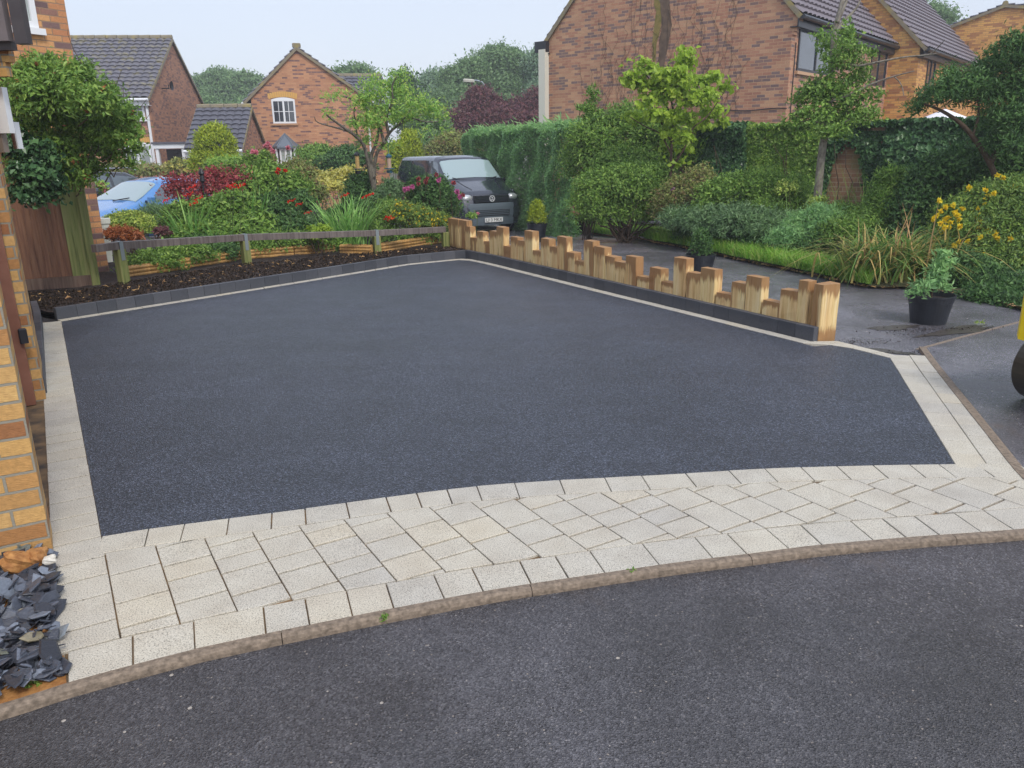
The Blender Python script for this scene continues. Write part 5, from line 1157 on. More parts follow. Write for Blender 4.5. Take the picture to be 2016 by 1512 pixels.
px_shrub('shrub', 'mid green herbaceous mass below the red bushes', 'plant', [(370, 440, 45, 38, 12.7), (420, 435, 45, 42, 12.9), (395, 465, 60, 25, 12.4)], 11000, .06, 'mid', clump=.11, group=GB)
px_shrub('shrub', 'broad-leaved green plant in the centre of the bed', 'plant', [(470, 430, 45, 45, 13.1), (500, 455, 50, 30, 12.8), (450, 465, 40, 22, 12.5)], 11000, .075, 'mid', clump=.11, group=GB)
px_shrub('shrub', 'dark leafy plant with red blooms left of the gap to the road', 'plant', [(550, 430, 45, 42, 13.4), (575, 455, 45, 25, 13.0), (590, 420, 30, 35, 13.5)], 11000, .065, 'dark', clump=.1, group=GB)
r = px_shrub('shrub', 'tall light green dahlia-like bush with scarlet flowers', 'shrub', [(520, 365, 45, 38, 14.3), (560, 380, 45, 38, 14.2), (490, 385, 35, 35, 14.)], 10000, .07, 'mid', clump=.12, group=GB)
fp = [D(x, y, 13.8) for x, y in ((548, 333), (562, 336), (546, 339), (578, 396), (590, 402), (425, 452))]; stemto(r, fp); blooms(r, 'bloom', fp, .04, 26, 'redp', .05)
r = px_shrub('rose_bush', 'tall rose bush with pale pink roses below the clipped conifer', 'rose bush', [(480, 345, 30, 22, 14.6), (510, 325, 28, 20, 14.8), (455, 335, 25, 15, 14.8)], 5000, .06, 'mid', clump=.12)
fp = [D(x, y, 14.3) for x, y in ((480, 327), (494, 329), (497, 299), (504, 300), (522, 287), (531, 290), (537, 297), (567, 291), (527, 283), (378, 346))]; stemto(r, fp); blooms(r, 'bloom', fp, .05, 40, 'pink', .055)
px_shrub('shrub', 'yellow green leafy shrub behind the scarlet flowers', 'shrub', [(590, 355, 28, 20, 15.3), (605, 385, 30, 22, 15.1), (580, 335, 22, 12, 15.5)], 7000, .07, 'olive', clump=.13, group=GB)
px_shrub('shrub', 'dark green bush at the foot of the garden tree, left side', 'shrub', [(705, 395, 24, 26, 14.2), (712, 365, 20, 18, 14.5)], 8000, .055, 'dark', clump=.1, group=GB)
px_shrub('variegated_shrub', 'white-edged green shrub right of the tree trunk, before the van', 'shrub', [(770, 385, 25, 28, 14.2), (750, 400, 20, 25, 14.)], 4500, .05, 'silver', clump=.08)
px_shrub('shrub', 'purple-flowered spiky herb clump before the gap to the road', 'plant', [(620, 446, 28, 26, 13.2), (648, 456, 24, 22, 13.1)], 4500, .05, 'silver', clump=.09, parts=(('blossoms', 'purf', 260, .045, .06, .4),), group=GB)
px_shrub('shrub', 'small dark-leaved plant behind the big sword-leaved clump', 'plant', [(665, 445, 22, 34, 13.3), (705, 425, 30, 30, 13.5)], 5500, .05, 'dark', clump=.08, group=GB)
px_shrub('shrub', 'fresh green plant right of the big sword-leaved clump', 'plant', [(750, 435, 32, 26, 13.5), (735, 450, 30, 20, 13.3), (765, 415, 25, 20, 13.7)], 7000, .045, 'mid', clump=.08, group=GB)
px_shrub('yellow_flower_shrub', 'green bush dotted with small yellow flowers in front of the van', 'shrub', [(795, 425, 30, 26, 13.3), (825, 435, 38, 24, 13.3), (860, 440, 28, 22, 13.5)], 8000, .04, 'hyper', clump=.08, parts=(('blossoms', 'yfl', 900, .035, .05, .7),))
r = px_shrub('flowering_shrub', 'dark glossy leaved shrub with pink and maroon blooms hiding the van side', 'shrub', [(845, 395, 38, 32, 13.7), (875, 410, 28, 35, 13.8), (825, 375, 22, 20, 13.8), (860, 375, 25, 22, 13.8)], 12000, .06, 'dark', clump=.09)
fp = [D(x, y, 13.4) for x, y in ((797, 373), (803, 372), (864, 355), (900, 378), (905, 387), (812, 368), (780, 405))]; stemto(r, fp); blooms(r, 'bloom', fp, .05, 30, 'mag', .06)
fp = [D(x, y, 13.4) for x, y in ((859, 344), (840, 352), (838, 358), (823, 362), (824, 352), (912, 384), (893, 360))]; stemto(r, fp, m=TWIG); blooms(r, 'seed_head', fp, .045, 26, 'red', .05)
r = px_shrub('rose', 'single standard rose with a pink bud beside the first timber post', 'rose', [(930, 425, 10, 7, 13.2)], 260, .045, 'mid', clump=.04, stems=False)
fp = [D(941, 420, 13.2), D(931, 426, 13.2)]; stemto(r, fp); blooms(r, 'bloom', fp[:1], .025, 20, 'pink', .04)
px_shrub('golden_herb', 'pale lime low plant hanging over the rail before the sword-leaved clump', 'plant', [(630, 460, 22, 16, 12.4), (615, 470, 12, 10, 12.3)], 1500, .045, 'lime', clump=.05)
for a in [('bright green sword-leaved clump standing tall behind the rail, right of centre', 690, 500, 12.9, 1.05, 190, 'blade', .26, .5, .032, .3, ((679, 387), (720, 389), (728, 386), (763, 430), (769, 434))),
          ('sword-leaved plant with scarlet flowers before the red bush', 375, 480, 12.3, 1.1, 60, 'blade', .14, .3, .04, .3, ((377, 371), (372, 385), (392, 393), (382, 403), (327, 397))),
          ('sword-leaved plant leaning over the rail left of the middle post', 420, 485, 12.2, .85, 55, 'blade', .16, .75, .045, .5, ((455, 367), (461, 371), (476, 368))),
          ('tall narrow sword-leaved plant beneath the pink roses', 505, 470, 13.2, 1.25, 60, 'blade', .14, .3, .035, .2, ((606, 421),)),
          ('broad arching green leaves near the low rail, left of the red bush', 335, 475, 11.9, .6, 40, 'blade', .16, .8, .05, .7, ()),
          ('pale arching leaf clump below the dark plant with red blooms', 545, 485, 12.7, .7, 45, 'blade', .16, .9, .035, .8, ((574, 398), (589, 404)))]:
    swords(a[0], a[1], a[2], a[3], a[4], a[5], a[6], sx=a[7], lean=a[8], wd_=a[9], droop=a[10], flowers=a[11], group='sword-leaved clumps along the rail fence')
r = empty('finial', D(402, 385, 13.5), 'black metal finial standing among the dark red bushes', 'finial'); m_ = MB(); m_.lathe((0, 0, -.6), [(.012, 0), (.012, .8), (.045, .84), (.03, .93), (.05, .96), (.02, 1.04)], 12); m_.build('rod', BLACKP, r)
P = at_px(600, 508, 120, .25, .06); tag(blades('dry_grass', np.c_[P, np.full(len(P), .08)], .12+.12*rng.random(120), .5, .004, 'litter', seg=3), kind='stuff')
px_shrub('ground_cover', 'thin weeds along the rail base', 'plant', [(900, 500, 4, 2, 12.9)], 40, .03, 'mid', stems=False)

# garden tree (rowan)
TY = 14.0; tb_ = Gt(740, 478); root = empty('garden_tree', (D(742, 440, TY)[0], TY, gz(TY)+.05), 'slender rowan tree with light green leaves and bare lower branches in the flower bed', 'tree'); inv_ = np.array(root.location)
tm = MB()
def limb(pts, r0, r1, dy=0.):
    P = [D(x, y, TY+dy*i/max(1, len(pts)-1))-inv_ for i, (x, y) in enumerate(pts)]; P = chaikin(P, 2); tm.tube(P, list(np.linspace(r0, r1, len(P))), 7); return P
limb([(744, 470), (742, 400), (735, 350), (740, 300), (757, 283), (765, 262), (785, 245), (812, 232), (836, 225)], .042, .014, .3)
limb([(738, 380), (726, 330), (718, 285), (703, 270), (690, 260), (668, 245), (650, 232), (643, 226)], .040, .012, -.5)
limb([(690, 260), (665, 252), (640, 246), (622, 240), (619, 230)], .018, .005, -.3); limb([(757, 283), (745, 240), (720, 215), (704, 200), (680, 190), (660, 188)], .03, .008, .5)
limb([(765, 262), (758, 230), (775, 200), (770, 170), (782, 150)], .03, .008, -.3); limb([(735, 350), (728, 310), (742, 280), (748, 240), (750, 190), (745, 160)], .04, .008, .5)
limb([(785, 245), (810, 215), (812, 195), (803, 185)], .02, .006, .2); limb([(812, 232), (835, 240), (860, 240), (885, 235)], .018, .005, .5); limb([(703, 270), (700, 240), (695, 215), (712, 180)], .018, .005, -.2)
tm.build('trunk', BARK, root, smooth=True)
rb = [(735, 190, 32, 32), (765, 172, 26, 18), (790, 150, 18, 10), (790, 190, 34, 32), (820, 205, 30, 18), (845, 222, 32, 18), (880, 232, 16, 12), (712, 205, 24, 22), (655, 192, 18, 9), (690, 188, 16, 8), (652, 226, 14, 9), (725, 245, 30, 26), (800, 235, 36, 18), (760, 232, 42, 28), (720, 280, 22, 16), (740, 160, 16, 10), (700, 245, 16, 14), (765, 290, 20, 12), (870, 255, 12, 8), (835, 255, 14, 6)]
foliage('crown', [(BL(x, y, a*.95, b*.95, TY+rng.normal()*.25)[0]-inv_, BL(x, y, a*.95, b*.95, TY)[1]) for x, y, a, b in rb], 5800, .07, 'rowan', root, clump=.12, asp=.32, hang=.5, shell=.2, per=10)

# clipped and golden conifers, hedges and shrubs across the road
px_shrub('clipped_conifer', 'large dome-shaped clipped golden conifer in front of the brick garage', 'conifer', [(424, 297, 38, 44, 24), (423, 272, 25, 25, 24), (425, 325, 47, 34, 24)], 16000, .10, 'gold', clump=.10, shell=.96, per=10, asp=.35, hang=-.6)
px_shrub('golden_conifer', 'taller golden conifer behind the van, right of the pair', 'conifer', [(806, 300, 20, 34, 27), (804, 280, 13, 20, 27), (806, 322, 21, 20, 27)], 5000, .13, 'gold', clump=.14, shell=.9, asp=.35, hang=-.6)
px_shrub('golden_conifer', 'smaller golden conifer left of the taller one, behind the tree trunk', 'conifer', [(784, 310, 15, 26, 26), (784, 330, 17, 18, 26)], 3500, .12, 'gold', clump=.14, shell=.9, asp=.35, hang=-.6)
px_shrub('yellow_hedge', 'bright yellow variegated hedge beyond the road gap', 'hedge', [(690, 350, 32, 16, 19.5), (655, 356, 28, 14, 19.6), (620, 352, 26, 12, 19.8), (710, 365, 20, 10, 19.4), (650, 372, 50, 12, 19.2)], 9000, .075, 'yel', clump=.12, shell=.85, asp=.6)
px_shrub('green_bush', 'rounded bright green bush against the middle house wall', 'bush', [(622, 312, 36, 22, 27), (610, 325, 32, 18, 26.5), (640, 322, 30, 18, 26.5)], 9000, .1, 'mid', clump=.16, shell=.85)
px_shrub('green_bush', 'dark green bush right of the rounded bright one', 'bush', [(685, 315, 34, 24, 26.5), (660, 325, 30, 18, 26), (710, 325, 22, 20, 26)], 8000, .1, 'dark', clump=.16)
px_shrub('yellow_flower_bush', 'yellow-flowered bush beside the white porch', 'bush', [(352, 332, 18, 14, 26), (362, 340, 16, 12, 26)], 2600, .09, 'olive', clump=.12, parts=(('blossoms', 'yel', 700, .12, .1, .6),))
px_shrub('hedge', 'low green planting under the left house windows', 'hedge', [(270, 336, 40, 10, 29), (310, 338, 30, 8, 28), (230, 335, 30, 10, 29)], 5000, .12, 'olive', clump=.15)
px_shrub('conifer', 'light green feathery conifer left of the red bushes', 'conifer', [(440, 330, 24, 14, 17.5), (470, 326, 24, 10, 17.5), (425, 340, 16, 10, 17.5)], 4000, .09, 'rowan', clump=.12, asp=.25)
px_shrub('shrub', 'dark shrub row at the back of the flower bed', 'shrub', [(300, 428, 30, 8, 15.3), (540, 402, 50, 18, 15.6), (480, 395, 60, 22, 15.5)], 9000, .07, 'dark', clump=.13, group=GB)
px_shrub('shrub', 'mid green bush behind the van roof beside the golden conifers', 'bush', [(845, 265, 35, 40, 33), (840, 300, 36, 30, 31), (820, 250, 25, 30, 34)], 12000, .14, 'far', clump=.25, per=30)
px_shrub('olive_bush', 'olive and bronze bush above the van roof', 'bush', [(890, 292, 32, 26, 29), (912, 300, 28, 22, 28.5), (868, 305, 26, 18, 29), (935, 312, 20, 14, 28)], 11000, .11, 'olive', clump=.2)
# distant trees
DT = 'trees beyond the houses'
def dtree(label, bl, N, leaf, m, name='tree', base=None, **kw):
    B = [BL(*b) for b in bl]; c = np.mean([b[0] for b in B], 0); tree(name, label, 'tree', (c[0], c[1], gz(c[1])-.1), B, int(N*1.5), leaf*.72, m, trunk_r=.3, clump=kw.pop('clump', .55), group=DT, **kw)
dtree('rounded dark green woodland tree just right of the left house roof', [(405, 190, 32, 34, 80), (440, 178, 34, 30, 80), (425, 205, 45, 28, 79)], 22000, .42, 'far')
dtree('second dark green woodland tree touching the middle house gable', [(480, 180, 30, 28, 78), (505, 195, 26, 34, 78), (470, 205, 35, 25, 78), (490, 230, 30, 40, 77)], 22000, .42, 'far')
dtree('pair of conifer tops peeping above the rear wing roof', [(672, 150, 8, 10, 62), (700, 148, 18, 8, 62), (716, 150, 10, 10, 62)], 3500, .35, 'far')
dtree('narrow dark conifer behind the garden tree', [(797, 175, 10, 24, 48), (798, 205, 16, 28, 48), (800, 235, 20, 24, 48)], 7000, .26, 'dark')
dtree('pale grey-green willow at the left of the far tree line', [(862, 176, 34, 26, 62), (848, 210, 30, 30, 62), (880, 200, 28, 28, 61), (850, 240, 36, 30, 60)], 17000, .3, 'farp', hang=.8)
dtree('dark green tree between the willow and the street lamp', [(905, 168, 32, 28, 57), (928, 145, 20, 20, 57), (895, 205, 34, 24, 56), (915, 228, 38, 26, 55)], 20000, .3, 'far')
dtree('tallest round-headed tree in the far tree line', [(978, 128, 34, 28, 60), (1012, 138, 32, 28, 60), (952, 150, 28, 26, 60), (1030, 175, 30, 30, 60), (990, 185, 42, 30, 59), (985, 215, 45, 25, 58)], 26000, .3, 'far')
dtree('pale feathery birch next to the large house corner', [(1060, 132, 16, 26, 58), (1072, 165, 20, 28, 58), (1062, 195, 22, 28, 57), (1080, 215, 15, 40, 57)], 12000, .26, 'farp', hang=.8)
dtree('copper purple tree below the tallest far tree', [(950, 225, 40, 26, 42), (930, 262, 38, 30, 41), (985, 250, 40, 30, 41), (900, 240, 18, 16, 41), (945, 195, 22, 16, 42)], 22000, .22, 'purple', clump=.35)
dtree('second copper purple tree beside the large house corner', [(1035, 225, 34, 24, 43), (1060, 205, 20, 22, 43), (1040, 250, 40, 24, 42), (1075, 235, 16, 22, 43), (1015, 240, 25, 20, 43)], 18000, .22, 'purple', clump=.35)
dtree('dark green tree top between the two right-hand roofs', [(1832, 32, 18, 16, 52), (1850, 45, 20, 16, 52), (1825, 50, 18, 20, 52)], 7000, .26, 'far')
dtree('low green tree line behind the purple trees', [(880, 275, 40, 30, 50), (950, 290, 50, 26, 50), (1040, 280, 50, 30, 50), (1090, 270, 30, 30, 50)], 16000, .3, 'far')
dtree('green tree filling the gap between garage and middle house', [(500, 260, 22, 45, 60), (470, 240, 30, 30, 62), (400, 240, 35, 40, 62)], 12000, .32, 'far')

# conifer hedge
def boxcloud(A, B, th, z0, z1, N, dens_top=.25):
    A = np.array([*A, 0.]); B = np.array([*B, 0.]); L = np.linalg.norm(B-A); d = (B-A)/L; n = np.array([d[1], -d[0], 0]); n = n if n[1] < 0 else -n
    s = rng.random(N)*L; f = rng.random(N); P = np.zeros((N, 3)); O = np.zeros((N, 3)); nf = int(N*(1-dens_top))
    zz = z0+(z1-z0)*rng.random(N); wob = .10*np.sin(s*2.1)+.07*np.sin(s*5.3+zz*3)+.05*np.sin(zz*7+s)
    P[:] = A+d*s[:, None]; O[:nf] = n; P[:nf] += n*(th/2+wob[:nf]-.16*rng.random(nf)**2)[:, None]; P[:nf, 2] = zz[:nf]
    P[nf:] += n*((rng.random(N-nf)-.5)*th)[:, None]; P[nf:, 2] = z1+.06*np.sin(s[nf:]*3)+rng.normal(size=N-nf)*.05; O[nf:] = (0, 0, 1); return P, O, d, n
hA = D(1168, 340, 18.8)[:2]; hB = D(944, 340, 26.)[:2]; r = empty('conifer_hedge', (*hA, gz(18)), 'tall clipped conifer hedge with feathery sideways sprays beside the van', 'hedge'); inv_ = np.array(r.location)
zt1 = D(1100, 252, 20.5)[2]; P_, O_2, dh, nh = boxcloud(hA, hB, 1.1, gz(19)-.1, zt1-.02, 70000)
drx = nrm(dh*(-1.)+O_2*.35+rng.normal(size=P_.shape)*.35+np.array([0, 0, .05])); L = .13*(.6+.8*rng.random(len(P_))); leafmesh('foliage', P_-inv_, drx, nrm(O_2+rng.normal(size=P_.shape)*.4), L, L*.28, LF['hedge'], r)
P_, O_2, dh, nh = boxcloud(hB, hB+np.array([.35, .9]), .6, gz(19)-.1, zt1-.05, 5000); 
kk = rng.random((1500, 1)); P_ = np.c_[hA*(1-kk)+hB*kk, np.full(1500, zt1)]+rng.normal(size=(1500, 3))*np.array([.25, .25, .1]); L = np.full(1500, .2); leafmesh('top_sprays', P_-inv_, nrm(rng.normal(size=(1500, 3))*.4+np.array([-.6, 0, .7])), rng.normal(size=(1500, 3)), L, L*.2, LF['hedge'], r)
m_ = MB(); hc = np.array([*((hA+hB)/2), 0])-inv_; hl = np.linalg.norm(hB-hA); m_.box(hc+np.array([0, 0, 1.0+gz(19)]), (hl-.3, .55, 2.3), ax=dh if abs(dh[0]) > 0 else dh); 

# right-hand border
RB = 'shrubs of the border across the shared drive'
px_shrub('shrub', 'big loose green bush against the tan gable, behind the lime maple', 'bush', [(1175, 300, 48, 62, 15.6), (1235, 275, 48, 60, 15.8), (1290, 290, 50, 60, 15.6), (1140, 330, 30, 50, 16.), (1350, 310, 50, 50, 15.4), (1230, 340, 70, 40, 15.2)], 34000, .075, 'mid', clump=.17, asp=.38, group=RB, r=.02)
px_shrub('shrub', 'slender upright shoots rising beside the conifer hedge', 'shrub', [(1163, 222, 10, 22, 15.8), (1150, 215, 14, 6, 15.8), (1168, 190, 8, 18, 15.8), (1158, 250, 14, 16, 15.8)], 1500, .07, 'mid', clump=.08, asp=.4, group=RB)
px_shrub('shrub', 'dense rounded green mound overhanging the verge', 'bush', [(1180, 385, 46, 44, 14.3), (1240, 370, 50, 42, 14.2), (1290, 365, 38, 36, 14.2), (1165, 410, 36, 34, 14.2), (1215, 420, 60, 30, 14.4), (1285, 415, 45, 38, 14.3)], 40000, .055, 'mid', clump=.13, asp=.4, group=RB, r=.02)
px_shrub('shrub', 'dark twiggy shrub with purple flowers right of the rounded mound', 'shrub', [(1345, 395, 38, 40, 13.5), (1320, 410, 30, 36, 13.6), (1375, 380, 30, 45, 13.4)], 13000, .05, 'olive', clump=.11, group=RB, parts=(('blossoms', 'purf', 70, .05, .03, .7),))
px_shrub('shrub', 'green shrub in front of the dark ivy', 'shrub', [(1420, 400, 40, 42, 12.9), (1455, 385, 38, 40, 12.8), (1400, 430, 40, 32, 12.8)], 17000, .055, 'mid', clump=.11, group=RB)
px_shrub('shrub', 'feathery light green shrub left of the birch trunk', 'shrub', [(1505, 385, 40, 44, 12.6), (1545, 395, 40, 42, 12.5), (1580, 405, 32, 36, 12.4), (1520, 420, 50, 30, 12.4)], 22000, .05, 'mid', clump=.11, asp=.3, group=RB)
px_shrub('juniper', 'spreading grey-green juniper spilling towards the verge', 'conifer', [(1400, 442, 60, 30, 12.6), (1470, 444, 65, 32, 12.2), (1530, 450, 55, 28, 11.9), (1440, 425, 50, 25, 12.7), (1350, 436, 45, 26, 13.1)], 30000, .075, 'silver', clump=.1, asp=.22, hang=.3, group=RB)
px_shrub('juniper', 'mid green juniper mound beside the small timber box', 'conifer', [(1590, 455, 45, 30, 11.4), (1620, 440, 40, 30, 11.3), (1560, 475, 45, 26, 11.3)], 17000, .06, 'hedge', clump=.1, asp=.25, group=RB)
px_shrub('shrub', 'dark low evergreen on the verge edge left of the grass clump', 'shrub', [(1600, 478, 40, 22, 11.2), (1560, 484, 38, 16, 11.4), (1500, 476, 40, 16, 11.9), (1440, 470, 40, 14, 12.5), (1370, 462, 40, 14, 13.2)], 20000, .045, 'dark', clump=.09, group=RB)
px_shrub('shrub', 'mixed green shrub before the bare patch of garden wall', 'shrub', [(1650, 436, 35, 28, 11.4), (1690, 450, 40, 30, 11.2), (1735, 415, 30, 36, 11.3), (1660, 462, 40, 30, 11.), (1755, 375, 26, 40, 11.5)], 24000, .05, 'mid', clump=.11, asp=.35, group=RB)
px_shrub('shrub', 'small yellow-tipped shrub at the birch foot', 'shrub', [(1550, 375, 16, 12, 12.2), (1605, 400, 14, 12, 11.9)], 1500, .05, 'varig', clump=.07, group=RB)
P = [D(x, y, 11.6) for x, y in ((1640, 380), (1700, 330), (1680, 350), (1730, 350), (1760, 340))]
b0 = Gt(1690, 520); r = empty('tall_grass', (P[1][0], P[1][1], gz(11.5)), 'tall wispy stems before the bare wall patch', 'grass clump'); n = 90; B = rng.normal(size=(n, 3))*np.array([.5, .12, 0]); blades('leaves', B, 1.1+.5*rng.random(n), .3, .008, 'mid', r, seg=5, droop=.3)

# ivy over the garden wall
def ivy(label, px0, px1, m, N, hole=None, thick=.22, leaf=.085, top=.12):
    s0, _ = WP(px0, 300, wA, wd_); s1, _ = WP(px1, 300, wA, wd_); s = s0+(s1-s0)*rng.random(N); zz = .1+(wtop+.02)*rng.random(N)**.8; nf = int(N*.8)
    nn_ = -wn3 if wn3[1] > 0 else wn3; A3 = np.array([*wA, 0]); lump = .5+.5*np.sin(s*2.7+zz*2.1)*np.sin(s*1.3-zz*3.2)
    P = A3+w3*s[:, None]; P[:, 2] = zz; P += nn_*(.12+thick*lump*(.4+.6*rng.random(N)))[:, None]; O = np.repeat(nn_[None], N, 0)*1.
    P[nf:] = A3+w3*s[nf:, None]+nn_*(rng.random(N-nf)*.4-.15)[:, None]; P[nf:, 2] = wtop+.03+top*(.3+lump[nf:])*rng.random(N-nf); O[nf:] = (0, 0, 1)
    if hole:
        (sh0, zh0), (sh1, zh1) = WP(hole[0], hole[3], wA, wd_), WP(hole[2], hole[1], wA, wd_)
        c = ((sh0+sh1)/2, zh0); d_ = ((s-c[0])/((sh1-sh0)/2))**2+(np.maximum(P[:, 2]-zh0, 0)/(zh1-zh0))**2+.25*rng.normal(size=N)*.3; k = ~((d_ < 1) & (P[:, 2] < zh1+.1)); P, O = P[k], O[k]
    n = len(P); r = empty('ivy', (*(wA+wd_*(s0+s1)/2), 0), label, 'ivy', 'ivy along the garden wall'); dr = nrm(rng.normal(size=(n, 3))*.6+np.array([0, 0, -.8])+O*.3); L = leaf*(.6+.7*rng.random(n)); q = nrm(O+np.array([0, 0, .5])+rng.normal(size=(n, 3))*.3)
    leafmesh('foliage', P-np.array(r.location), dr, q, L, L*.85, LF[m], r, .12)
    t = MB()
    for k in range(6):
        x = s0+(s1-s0)*rng.random(); pts = [wA[0]+wd_[0]*x, wA[1]+wd_[1]*x]; p0 = np.array([pts[0], pts[1], 0])+nn_*.12-np.array(r.location); branchy(t, p0, p0+np.array([rng.normal()*.3, 0, 1.6]), .015, .005)
    t.build('stem', TWIG, r)
ivy('dark large-leaved ivy at the left end of the garden wall', 1375, 1475, 'ivy', 7000, thick=.35, leaf=.10)
ivy('light yellow-green ivy covering the wall left of the birch', 1475, 1625, 'ivyl', 10000, thick=.16, leaf=.07)
ivy('ivy arching over the bare brick patch of the garden wall', 1625, 1745, 'ivy', 5500, hole=(1622, 280, 1718, 430), thick=.16, leaf=.07)
ivy('deep dark ivy bank on the wall below the white parasol', 1745, 2230, 'ivy', 19000, thick=.4, leaf=.09, top=.08)

# lime maple
MY = 14.0; mb0 = D(1325, 400, MY); root = empty('maple', (mb0[0], MY, gz(MY)), 'bright lime green maple standing in front of the tan brick gable', 'tree'); inv_ = np.array(root.location); tm = MB()
def limb2(pts, r0, r1, Y, dy=0.):
    P = [D(x, y, Y+dy*i/max(1, len(pts)-1))-inv_ for i, (x, y) in enumerate(pts)]; P = chaikin(P, 2); tm.tube(P, list(np.linspace(r0, r1, len(P))), 7)
limb2([(1322, 440), (1320, 340), (1322, 285), (1328, 230), (1318, 180), (1345, 130)], .035, .008, MY); limb2([(1322, 330), (1350, 290), (1362, 250), (1390, 235), (1430, 175)], .022, .006, MY)
limb2([(1320, 300), (1300, 260), (1270, 250), (1240, 230)], .018, .006, MY); limb2([(1322, 280), (1290, 220), (1255, 165)], .018, .005, MY); limb2([(1327, 235), (1290, 170), (1262, 135)], .016, .005, MY)
tm.build('trunk', TWIG, root, smooth=True)
mb_l = [(1262, 128, 16, 12), (1280, 142, 20, 12), (1235, 158, 18, 10), (1255, 170, 20, 12), (1352, 108, 14, 10), (1350, 130, 16, 18), (1340, 155, 20, 16), (1310, 150, 24, 14), (1295, 172, 26, 16), (1330, 185, 30, 18), (1372, 165, 22, 12), (1400, 160, 18, 10), (1430, 172, 16, 7), (1285, 200, 20, 14), (1365, 200, 26, 16), (1395, 190, 20, 10), (1405, 225, 24, 12), (1420, 245, 16, 12), (1240, 232, 14, 8), (1262, 240, 16, 9), (1300, 232, 24, 12), (1345, 235, 28, 14), (1375, 250, 26, 10), (1320, 262, 24, 12), (1350, 275, 20, 10), (1312, 292, 12, 8), (1352, 300, 18, 7), (1318, 318, 10, 7), (1345, 325, 12, 8), (1270, 212, 12, 10)]
foliage('crown', [(BL(x, y, a, b, MY+rng.normal()*.3)[0]-inv_, BL(x, y, a, b, MY)[1]) for x, y, a, b in mb_l], 4600, .10, 'lime', root, clump=.09, asp=.7, hang=.8, shell=.3, per=9)

# ivy-clad birch
BY = 11.9; b_0 = D(1606, 420, BY); root = empty('birch', (b_0[0], BY, gz(BY)), 'pale barked birch with ivy-like foliage round its upper trunk', 'tree'); inv_ = np.array(root.location); tm = MB()
limb2([(1604, 470), (1610, 380), (1618, 300), (1626, 250), (1634, 180), (1640, 110), (1643, 60), (1655, 20), (1668, -40)], .066, .034, BY, .2)
limb2([(1642, 70), (1660, 40), (1685, 20), (1698, -10)], .03, .01, BY); limb2([(1648, 45), (1672, -10), (1676, -50)], .03, .01, BY)
limb2([(1632, 200), (1680, 185), (1715, 165), (1760, 150), (1800, 140)], .022, .006, BY, -.5); limb2([(1690, 130), (1730, 122), (1780, 112), (1830, 108), (1850, 105)], .018, .005, BY, -.5); limb2([(1760, 150), (1775, 165), (1780, 190)], .01, .004, BY, -.3)
limb2([(1780, 112), (1830, 110), (1850, 90), (1860, 78)], .010, .004, BY, -.5); limb2([(1638, 140), (1665, 125), (1690, 130)], .02, .015, BY); limb2([(1626, 250), (1600, 235), (1575, 240)], .015, .005, BY); limb2([(1622, 280), (1660, 240), (1700, 220)], .02, .005, BY)
tm.build('trunk', BARKP, root, smooth=True)
bb = [(1662, 75, 20, 22), (1668, 105, 26, 22), (1650, 130, 30, 24), (1630, 100, 18, 24), (1690, 140, 20, 22), (1680, 165, 26, 20), (1625, 175, 34, 24), (1600, 190, 26, 22), (1575, 200, 16, 16), (1645, 205, 40, 26), (1690, 200, 28, 22), (1720, 190, 14, 12), (1610, 230, 34, 22), (1660, 240, 44, 26), (1700, 235, 24, 16), (1580, 232, 20, 14), (1555, 240, 14, 8), (1640, 262, 34, 14), (1618, 75, 12, 14), (1710, 105, 10, 8), (1715, 222, 14, 10)]
foliage('crown', [(BL(x, y, a, b, BY+rng.normal()*.2)[0]-inv_, BL(x, y, a, b, BY)[1]) for x, y, a, b in bb], 9500, .058, 'mid', root, clump=.10, asp=.5, hang=.5, shell=.3, per=8)

# dark rowan leaning in from the right
RY = 10.3; r_0 = D(1960, 420, RY); root = empty('rowan', (r_0[0], RY, gz(RY)), 'dark feathery leaved rowan reaching in at the right, above the yellow-flowered shrub', 'tree'); inv_ = np.array(root.location); tm = MB()
limb2([(1985, 470), (1970, 380), (1950, 320), (1915, 268), (1890, 240), (1850, 215), (1820, 205)], .05, .012, RY); limb2([(1950, 320), (1985, 250), (1990, 180), (1970, 140)], .04, .01, RY); limb2([(1915, 268), (1930, 220), (1920, 170), (1900, 140)], .02, .006, RY); limb2([(1985, 250), (2040, 200), (2060, 140)], .03, .01, RY)
tm.build('trunk', TWIG, root, smooth=True)
rb2 = [(1825, 200, 28, 20), (1860, 185, 30, 24), (1885, 195, 26, 14), (1905, 175, 34, 28), (1870, 150, 20, 14), (1945, 150, 34, 28), (1990, 130, 34, 30), (1955, 195, 40, 28), (2000, 180, 36, 34), (1960, 225, 26, 16), (1985, 245, 44, 30), (2020, 230, 36, 40), (1990, 290, 50, 28), (1960, 110, 18, 14), (2005, 90, 26, 20), (1805, 215, 14, 12), (2040, 150, 40, 60)]
foliage('crown', [(BL(x, y, a, b, RY+rng.normal()*.3)[0]-inv_, BL(x, y, a, b, RY)[1]) for x, y, a, b in rb2], 21000, .062, 'dark', root, clump=.11, asp=.3, hang=.4, shell=.35, per=12)
px_shrub('shrub', 'very dark shrub under the leaning rowan', 'shrub', [(1880, 335, 56, 32, 11.0), (1950, 340, 60, 50, 10.9), (2010, 360, 50, 60, 10.8), (1830, 370, 40, 40, 11.1), (1800, 420, 40, 40, 11.0)], 26000, .06, 'dark', clump=.13, group=RB)
